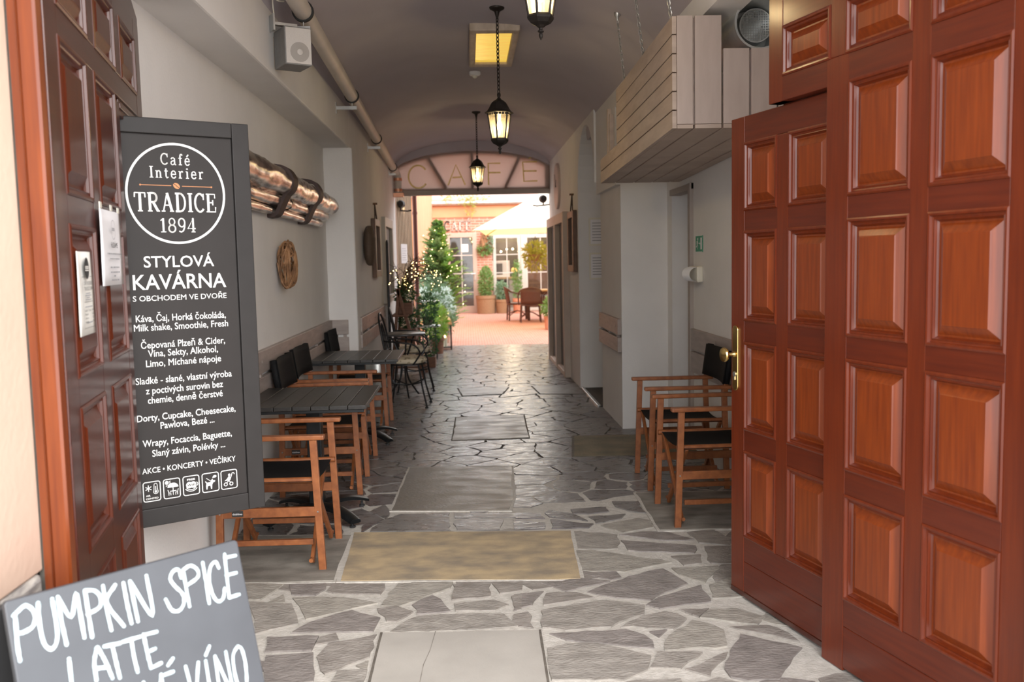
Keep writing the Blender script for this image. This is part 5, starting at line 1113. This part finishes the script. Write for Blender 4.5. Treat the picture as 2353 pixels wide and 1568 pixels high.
# ---------------------------------------------------------------- iron bistro set
def make_bistro(label):
    t = thing('bistro_chair', label, 'chair', group='black iron bistro chairs with floral cushions')
    MB().lathe(ring_tube(.205, .19, .445, .457), 24).build('seat_ring', 'black_iron', t, smooth=True)
    mb = MB().lathe([(.02, .457), (.17, .458), (.20, .468), (.208, .488), (.198, .508), (.15, .522), (.02, .53)], 24); mb.build('cushion', 'cushion_floral', t, smooth=True)
    for s in (-1, 1):
        for x, xe in ((.13, .215), (-.13, -.20)):
            MB().tube(sm([(x, s*.13, .45), (x+(xe-x)*.25, s*.145, .34), (x+(xe-x)*.5, s*.155, .2), (xe, s*.19, .02), (xe+.005*(1 if xe > 0 else -1), s*.195, .0)], 5), .0095, 8).build('leg', 'black_iron', t, smooth=True)
            MB().lathe([(.018, 0), (.018, .008), (.01, .016)], 10, c=(xe, s*.192, 0)).build('foot_cap', 'black_iron', t, smooth=True)
        MB().tube(sm([(-.215, s*.15, .70), (-.05, s*.225, .69), (.10, s*.215, .66), (.16, s*.20, .58), (.12, s*.185, .50), (.08, s*.175, .45)], 5), .009, 8).build('armrest', 'black_iron', t, smooth=True)
    P = [(-.17, .15, .45), (-.21, .17, .62), (-.245, .165, .80), (-.27, .11, .93), (-.28, 0, .985), (-.27, -.11, .93), (-.245, -.165, .80), (-.21, -.17, .62), (-.17, -.15, .45)]
    MB().tube(sm(P, 5), .0105, 8).build('back_hoop', 'black_iron', t, smooth=True)
    mb = MB(); mb.tube(sm([(-.185, .08, .45), (-.225, .085, .66), (-.25, .07, .80), (-.262, 0, .88), (-.25, -.07, .80), (-.225, -.085, .66), (-.185, -.08, .45)], 5), .007, 6)
    mb.tube([(-.205, .168, .60), (-.205, -.168, .60)], .007, 6); mb.tube(sm([(-.19, 0, .45), (-.225, 0, .66), (-.265, 0, .88)], 4), .006, 6); mb.build('back_scroll', 'black_iron', t, smooth=True)
    mb = MB(); mb.tube(sm([(.15, .14, .26), (0, 0, .22), (-.15, -.14, .26)], 4), .007, 6); mb.tube(sm([(.15, -.14, .26), (0, 0, .225), (-.15, .14, .26)], 4), .007, 6); mb.build('stretcher', 'black_iron', t, smooth=True)
    return t
b1 = make_bistro('iron bistro chair with floral cushion, the nearer one beside the farther slatted table'); b1.location = (-.665, 9.62, 0); b1.rotation_euler = (0, 0, R(-4))
b2 = dup(b1); b2.location = (-.66, 10.80, 0); b2.rotation_euler = (0, 0, R(3)); b2['label'] = 'iron bistro chair with floral cushion on the far side of the small round table'
bt = thing('bistro_table', 'small round dark topped iron table between the two bistro chairs', 'table', (-.74, 10.22, 0))
MB().lathe([(.02, .705), (.235, .705), (.245, .712), (.245, .722), (.235, .728), (.02, .728)], 32).build('table_top', 'slate_top', bt, smooth=True)
for k in range(3):
    a = R(-75+120*k); c_, s_ = math.cos(a), math.sin(a)
    MB().tube(sm([(.16*c_, .16*s_, .70), (.09*c_, .09*s_, .56), (.03*c_, .03*s_, .40), (.05*c_, .05*s_, .22), (.13*c_, .13*s_, .10), (.20*c_, .20*s_, .015)], 6), .010, 8).build('leg', 'black_iron', bt, smooth=True)
MB().lathe(ring_tube(.045, .035, .39, .41), 16).build('collar', 'black_iron', bt, smooth=True)
# milk-can like pale bin behind the chairs
t = thing('metal_bin', 'grey metal container on the floor behind the bistro chairs', 'container', (-.93, 9.05, 0))
MB().lathe([(.12, 0), (.135, .02), (.135, .60), (.128, .62), (.11, .60), (.11, .58)], 24).build('body', 'galvanised', t, smooth=True); MB().lathe(ring_tube(.142, .134, .58, .605), 24).build('rim', 'zinc', t, smooth=True)

# ---------------------------------------------------------------- plants at the courtyard mouth
def bulbs(parent, pts, r):
    o = MB().sphere((0, 0, 0), r, 5).build('bulb', 'fairy_glow', parent, smooth=True); o.location = pts[0]
    for p in pts[1:]: c = o.copy(); C.objects.link(c); c.parent = parent; c.location = p
def pot(name, r, h, m, parent, taper=.8): 
    return MB().lathe([(r*taper, 0), (r*.95, h*.8), (r, h*.82), (r, h), (r*.9, h), (r*.85, h*.9)], 20).build(name, m, parent, smooth=True)
# tiered wooden stand
st = thing('plant_stand', 'tiered dark wooden A-frame plant stand beyond the bistro chairs', 'plant stand', (-.80, 12.15, 0))
for y in (-.33, .33):
    MB().beam((.20, y, 0), (-.12, y, 1.18), .04, .055, up=(0, 1, 0)).build('leg', 'planter_wood', st, bevel=.004); MB().beam((-.22, y, 0), (-.10, y, 1.18), .04, .055, up=(0, 1, 0)).build('leg', 'planter_wood', st, bevel=.004)
for x, z, w in ((-.0, .17, .26), (-.03, .50, .20), (-.06, .84, .16)): MB().bx(x-w/2-.06, x+w/2, -.38, .38, z-.025, z).build('shelf', 'planter_wood', st, bevel=.004)
def crate_plant(x, y, z, l, label, mfol, seed, hh, name='planter_box', n=420):
    t = thing(name, label, 'planter', (x, y, z), group='planters at the courtyard mouth')
    mb = MB(); w, h = .20, .15
    mb.bx(-w/2, w/2, -l/2, -l/2+.015, 0, h); mb.bx(-w/2, w/2, l/2-.015, l/2, 0, h); mb.bx(-w/2, -w/2+.015, -l/2+.015, l/2-.015, 0, h); mb.bx(w/2-.015, w/2, -l/2+.015, l/2-.015, 0, h); mb.bx(-w/2+.015, w/2-.015, -l/2+.015, l/2-.015, 0, .015)
    mb.build('box', 'planter_wood', t, bevel=.003); MB().bx(-w/2+.016, w/2-.016, -l/2+.016, l/2-.016, .1, .13).build('soil', 'soil', t)
    rg = random.Random(seed); mb = foliage(MB(), (0, 0, h+hh*.45), (.13, l*.48, hh*.6), n, .055, rg, .25, 3); mb.build('foliage', mfol, t); return t
crate_plant(-.84, 12.15, .84, .52, 'wooden planter box of dark sprigs on the top shelf of the plant stand', 'leaf_dark', 1, .26)
crate_plant(-.80, 12.15, .50, .5, 'wooden planter box of dark sprigs on the middle shelf of the plant stand', 'leaf_dark', 2, .24)
crate_plant(-.60, 13.25, .0, .40, 'low wooden planter box with dark shrub on the floor by the white stool', 'leaf_dark', 3, .62, n=700)
# arching twigs with fairy lights
tb_ = thing('lit_branches', 'arching bare dark branches strung with tiny warm lights over the plant stand', 'branches', (-.90, 12.15, .97))
rng = random.Random(21); mb = MB(); LP = []
for i in range(40):
    az = rng.uniform(-1.2, 1.0); L = rng.uniform(.4, .8); hgt = rng.uniform(.28, .62); d = Vector((math.cos(az), math.sin(az)*1.1, 0))
    if i < 4: d = Vector((-.12, rng.uniform(-1.3, -.6), 0)); L = rng.uniform(.5, .9)
    P = sm([(0, rng.uniform(-.05, .05), .0), tuple(d*L*.15+Vector((0, 0, hgt*.6))), tuple(d*L*.5+Vector((0, 0, hgt))), tuple(d*L+Vector((0, 0, hgt*rng.uniform(.55, .9))))], 6)
    mb.tube(P, [.0055-.0042*k/len(P) for k in range(len(P))], 5)
    for k in range(6, len(P), 4):
        LP.append(P[k]+Vector((rng.uniform(-.012, .012), rng.uniform(-.02, .02), rng.uniform(-.012, .012))))
        s_ = Vector((rng.uniform(-.1, .15), rng.uniform(-.15, .15), rng.uniform(-.02, .12))); mb.tube([P[k], P[k]+s_], [.003, .0015], 4)
mb.build('branches', 'branch_dark', tb_)
rng.shuffle(LP); bulbs(tb_, LP[:90], .0056)
# dark upright pole
t = thing('iron_post', 'slim dark post standing against the wall behind the lit branches', 'post', (-1.0, 11.45, 0))
MB().lathe([(.05, 0), (.05, .02), (.018, .04), (.016, 1.76), (.010, 1.79), (.004, 1.80)], 12).build('shaft', 'black_iron', t, smooth=True)
# white stool with plant
t = thing('white_stool', 'small white topped stool with thin dark legs near the copper lantern', 'stool', (-.63, 14.25, 0))
MB().lathe([(.02, .50), (.17, .50), (.18, .51), (.18, .525), (.17, .53), (.02, .53)], 24).build('top', 'plastic_white', t, smooth=True)
for k in range(4): a = R(45+90*k); MB().tube([(.13*math.cos(a), .13*math.sin(a), .5), (.165*math.cos(a), .165*math.sin(a), 0)], .008, 6).build('leg', 'black_iron', t, smooth=True)
def potted(name, label, cat, x, y, z, r, h, mpot, mfol, seed, shape, n, size, taper=.8, group=None, shell=.3, asp=2.6):
    t = thing(name, label, cat, (x, y, z), 0, group); pot('pot', r, h, mpot, t, taper); MB().lathe([(.01, h*.88), (r*.88, h*.88)], 16).build('soil', 'soil', t)
    rg = random.Random(seed); cz, rx, rz = shape; mb = foliage(MB(), (0, 0, h+cz), (rx, rx, rz), n, size, rg, shell, asp); mb.build('foliage', mfol, t); return t
potted('potted_shrub', 'small dark shrub in a pot on the white topped stool', 'potted plant', -.65, 14.22, .53, .085, .13, 'lamp_iron', 'leaf_dark', 8, (.16, .15, .22), 500, .06)
potted('potted_shrub', 'bright green bushy shrub in a dark pot below the lit conifer', 'potted plant', -.56, 15.05, 0, .14, .26, 'planter_wood', 'leaf_bright', 9, (.26, .20, .32), 800, .075)
# high round table behind
t = thing('plant_table', 'tall round table with pale top at the foot of the lit conifer', 'table', (-.66, 15.45, 0))
MB().lathe([(.02, .84), (.16, .84), (.165, .85), (.165, .862), (.02, .868)], 24).build('top', 'plastic_white', t, smooth=True); MB().lathe([(.13, 0), (.12, .02), (.02, .05), (.02, .84)], 16).build('pedestal', 'black_iron', t, smooth=True)
# conifer with lights
def conifer(name, label, x, y, base, H_, rad, nb, mats, seed, potr, split=None):
    t = thing(name, label, 'tree', (x, y, 0)); pot('pot', potr, base, 'terracotta', t); MB().lathe([(.01, base*.88), (potr*.86, base*.88)], 16).build('soil', 'soil', t)
    MB().tube([(0, 0, base*.8), (.01, 0, base+H_*.5), (0, .01, base+H_*.97)], [.035, .022, .006], 8).build('trunk', 'bark', t, smooth=True)
    rg = random.Random(seed); mbs = [MB() for _ in mats]; tips = []
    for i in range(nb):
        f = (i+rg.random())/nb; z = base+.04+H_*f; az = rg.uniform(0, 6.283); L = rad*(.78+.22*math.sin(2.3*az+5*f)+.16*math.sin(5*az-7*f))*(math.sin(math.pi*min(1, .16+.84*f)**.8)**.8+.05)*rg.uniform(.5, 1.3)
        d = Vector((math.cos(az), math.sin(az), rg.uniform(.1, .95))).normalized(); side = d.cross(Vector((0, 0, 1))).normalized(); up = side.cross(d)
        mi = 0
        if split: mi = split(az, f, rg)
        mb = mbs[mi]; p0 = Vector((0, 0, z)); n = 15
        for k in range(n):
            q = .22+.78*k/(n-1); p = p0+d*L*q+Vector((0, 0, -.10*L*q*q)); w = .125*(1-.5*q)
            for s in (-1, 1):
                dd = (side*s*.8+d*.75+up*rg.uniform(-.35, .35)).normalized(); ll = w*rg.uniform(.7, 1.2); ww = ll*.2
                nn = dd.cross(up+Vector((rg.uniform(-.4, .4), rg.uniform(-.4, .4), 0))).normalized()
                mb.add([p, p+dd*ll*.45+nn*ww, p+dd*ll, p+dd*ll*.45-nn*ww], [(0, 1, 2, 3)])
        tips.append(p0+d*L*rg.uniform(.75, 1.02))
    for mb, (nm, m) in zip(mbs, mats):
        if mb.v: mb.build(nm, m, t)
    return t, tips, rg
t, tips, rg = conifer('lit_conifer', 'tall green conifer strung with warm lights beside the courtyard opening', -.54, 17.0, .34, 1.86, .54, 560, [('foliage', 'leaf_fir'), ('bright_foliage', 'leaf_bright'), ('olive_foliage', 'leaf_olive')], 7, .2, split=lambda az, f, r: 1 if (math.cos(az+.2) > .45 and r.random() < .8) else (2 if r.random() < .45 else 0))  # brighter green leaves mostly on the right side
front = [p for p in tips if p.y < .12]; rg.shuffle(front); bulbs(t, front[:85], .008)
t = thing('frosted_bush', 'blue-green bush with frosty white sprigs in front of the lit conifer', 'bush', (-.54, 16.1, 0)); rg = random.Random(12)
pot('pot', .15, .25, 'terracotta', t); MB().lathe([(.01, .22), (.13, .22)], 16).build('soil', 'soil', t)
mb = foliage(MB(), (-.02, 0, .72), (.30, .22, .50), 1500, .10, rg, .25, 4.5); foliage(mb, (-.14, -.03, 1.05), (.17, .16, .26), 500, .10, rg, .2, 4.5); foliage(mb, (.10, -.05, .52), (.22, .18, .26), 500, .10, rg, .2, 4.5); mb.build('foliage', 'leaf_sage', t)
for x, z in ((.13, 1.02), (.20, .86), (.10, .80), (.24, .70), (.16, .62), (-.02, .92), (-.24, 1.0)): foliage(MB(), (x, -.19, z), (.07, .06, .05), 45, .055, rg, .1, 2.0).build('frosted_sprig', 'leaf_frost', t)
bulbs(t, [Vector((rg.uniform(-.25, .3), -.22, rg.uniform(.35, .62))) for _ in range(14)], .010)
# copper lantern
t = thing('floor_lantern', 'square copper lantern with domed lid standing on the paving at the courtyard edge', 'lantern', (-.425, 15.72, 0))
w = .105
for sx in (-1, 1):
    for sy in (-1, 1): MB().bx(sx*w-.011, sx*w+.011, sy*w-.011, sy*w+.011, 0, .43).build('corner_post', 'lamp_iron', t, bevel=.002)
MB().bx(-w, w, -w, w, .035, .05).build('base', 'lamp_iron', t); MB().bx(-w-.02, w+.02, -w-.02, w+.02, .425, .445).build('top_plate', 'lantern_metal', t, bevel=.003)
MB().lathe([(.118, .445), (.118, .475), (.108, .515), (.085, .555), (.05, .58), (.025, .59), (.02, .61), (.03, .63), (.012, .65)], 20).build('lid', 'lantern_metal', t, smooth=True)
mb = MB(); mb.tube([Vector((.035*math.cos(R(a)), 0, .68+.035*math.sin(R(a)))) for a in range(0, 361, 30)], .006, 6); mb.build('ring', 'lantern_metal', t, smooth=True)
mb = MB()
for a in (-1, 1): mb.bx(-w+.012, w-.012, a*w-.002, a*w+.002, .05, .425); mb.bx(a*w-.002, a*w+.002, -w+.012, w-.012, .05, .425)
mb.build('glass', 'clear_glass', t); MB().lathe([(.035, .05), (.035, .2), (.03, .205)], 14).build('candle', 'candle', t, smooth=True); MB().sphere((0, 0, .225), .016, 6, (1, 1, 1.6)).build('flame', 'fairy_glow', t, smooth=True)

# ---------------------------------------------------------------- courtyard furniture
potted('potted_shrub', 'cone shaped evergreen in a wicker basket beside the brick pier', 'potted plant', .50, 26.2, 0, .30, .52, 'basket', 'leaf_fir', 31, (.34, .20, .48), 1500, .075, .86)
potted('potted_shrub', 'loose grey green shrub in a small basket below the first casement', 'potted plant', .95, 26.15, 0, .20, .40, 'basket', 'leaf_sage', 32, (.20, .17, .30), 600, .085, .8)
potted('potted_shrub', 'slim upright green shrub in a clay pot behind the wicker chairs', 'potted plant', 1.40, 26.1, 0, .15, .42, 'terracotta', 'leaf_fir', 33, (.5, .11, .60), 800, .09, .8, asp=4)
potted('potted_shrub', 'low green plant in a clay pot at the edge of the opening', 'potted plant', 1.75, 19.6, 0, .14, .3, 'terracotta', 'leaf_fir', 34, (.16, .17, .22), 400, .1)
t = thing('hanging_basket', 'yellow green trailing plant in a basket hanging under the parasol edge', 'hanging plant', (1.60, 21.6, 1.62))
MB().lathe([(.03, -.14), (.12, -.12), (.18, -.02), (.19, .02), (.17, .02)], 18).build('basket', 'basket', t, smooth=True); rg = random.Random(41)
foliage(foliage(MB(), (0, 0, .08), (.27, .27, .22), 420, .11, rg, .2, 3), (0, 0, -.14), (.27, .27, .22), 240, .11, rg, .4, 3, .5).build('foliage', 'leaf_dry', t)
mb = MB()
for a in (0, 120, 240): mb.tube([(.18*math.cos(R(a)), .18*math.sin(R(a)), .02), (0, 0, .45)], .005, 5)
mb.build('wires', 'black_iron', t)
t = thing('door_swag', 'hanging bunch of dried stems and greenery on the brick pier', 'wreath', (.50, FY-.11, 2.5)); rg = random.Random(51)
mb = MB()
for i in range(60): x = rg.gauss(0, .09); mb.tube([(x*.15, rg.uniform(-.02, .02), 0), (x*.5, rg.uniform(-.05, .0), -.25), (x*1.3, rg.uniform(-.07, 0), rg.uniform(-.5, -.75))], .008, 4)
mb.build('stems', 'twig', t); foliage(MB(), (0, -.03, -.68), (.2, .06, .14), 260, .1, rg, .2, 3).build('greenery', 'leaf_fir', t); foliage(MB(), (.14, -.03, -.45), (.08, .05, .25), 160, .09, rg, .2, 3).build('side_greenery', 'leaf_sage', t)
t = thing('gutter_greenery', 'pale straggling creeper over the courtyard eaves', 'plant', (-.05, FY-.25, 3.2)); rg = random.Random(61)
mb = foliage(MB(), (0, 0, .12), (.75, .1, .16), 300, .1, rg, .1, 4); foliage(mb, (.15, 0, -.1), (.14, .08, .28), 120, .1, rg, .1, 4); mb.build('foliage', 'leaf_dry', t)
# parasol
pr_ = thing('parasol', 'large square cream parasol open over the wicker table', 'parasol', (2.36, 21.3, 0), R(-5))
hw, ze, zp = 2.07, 2.16, 3.38
mb = MB(); N = 8; vs = []
cs = [(-hw, -hw), (hw, -hw), (hw, hw), (-hw, hw)]
mb.add([(0, 0, zp)]+[(x, y, ze) for x, y in cs]+[((cs[k][0]+cs[(k+1) % 4][0])/2, (cs[k][1]+cs[(k+1) % 4][1])/2, ze+.05) for k in range(4)], [(0, 1, 5), (0, 5, 2), (0, 2, 6), (0, 6, 3), (0, 3, 7), (0, 7, 4), (0, 4, 8), (0, 8, 1)])
mb.build('canopy', 'canopy_cloth', pr_)
MB().tube([(0, 0, 0), (0, 0, zp+.05)], .03, 12).build('pole', 'table_wood', pr_, smooth=True); MB().bx(-.4, .4, -.4, .4, 0, .08).build('base', 'slab_concrete', pr_, bevel=.01)
for x, y in cs: MB().tube([(0, 0, zp-.05), (x, y, ze-.02)], .014, 6).build('rib', 'table_wood', pr_); MB().tube([(0, 0, 2.2), (x*.5, y*.5, (zp+ze)/2-.04)], .012, 6).build('strut', 'table_wood', pr_)
# wicker set
def make_wicker(label):
    t = thing('wicker_chair', label, 'chair', group='brown wicker chairs at the courtyard table')
    for x, y in ((.23, .22), (.23, -.22), (-.22, .22), (-.22, -.22)): MB().tube([(x, y, .42), (x*1.08, y*1.12, 0)], .02, 8).build('leg', 'wicker_brown', t, smooth=True)
    MB().bx(-.25, .26, -.25, .25, .40, .445).build('seat', 'wicker_brown', t, bevel=.02)
    mb = MB(); vs = []; n = 12
    for i in range(n+1):
        q = math.pi*(i/n)-math.pi/2; 
        for j in range(5): z = .44+.38*j/4*(.85+.15*math.cos(q)); vs.append((-.20-.07*math.cos(q)-.06*j/4, .245*math.sin(q), z))
    mb.add(vs, [(i*5+j, i*5+j+1, (i+1)*5+j+1, (i+1)*5+j) for i in range(n) for j in range(4)]); o = mb.build('back', 'wicker_brown', t, smooth=True); md = o.modifiers.new('thick', 'SOLIDIFY'); md.thickness = .02
    P = [(.25, .28, .40), (.24, .29, .62), (.05, .29, .66), (-.16, .28, .72), (-.27, .20, .80), (-.335, 0, .84), (-.27, -.20, .80), (-.16, -.28, .72), (.05, -.29, .66), (.24, -.29, .62), (.25, -.28, .40)]
    MB().tube(sm(P, 4), .018, 8).build('arm_hoop', 'wicker_brown', t, smooth=True)
    mb = MB(); mb.tube(sm([(.24, .235, .12), (.0, .0, .24), (-.24, -.235, .12)], 4), .012, 6); mb.tube(sm([(.24, -.235, .12), (.0, 0, .24), (-.24, .235, .12)], 4), .012, 6); mb.build('stretcher', 'wicker_brown', t, smooth=True)
    return t
w1 = make_wicker('brown wicker chair turned with its back to the passage'); w1.location = (1.50, 22.2, 0); w1.rotation_euler = (0, 0, R(88))
w2 = dup(w1); w2.location = (1.22, 22.95, 0); w2.rotation_euler = (0, 0, R(4)); w2['label'] = 'brown wicker chair seen side on at the end of the courtyard table'
w3_ = dup(w1); w3_.location = (2.15, 22.15, 0); w3_.rotation_euler = (0, 0, R(95)); w3_['label'] = 'brown wicker chair half hidden behind the edge of the courtyard opening'
t = thing('courtyard_table', 'light wooden table among the wicker chairs under the parasol', 'table', (1.85, 23.0, 0))
MB().bx(-.42, .62, -.38, .38, .72, .76).build('table_top', 'table_wood', t, bevel=.006)
for x in (-.36, .56):
    for y in (-.32, .32): MB().bx(x-.03, x+.03, y-.03, y+.03, 0, .72).build('leg', 'wicker_brown', t)
MB().bx(-.4, .6, -.35, .35, .64, .7195).build('apron', 'wicker_brown', t)
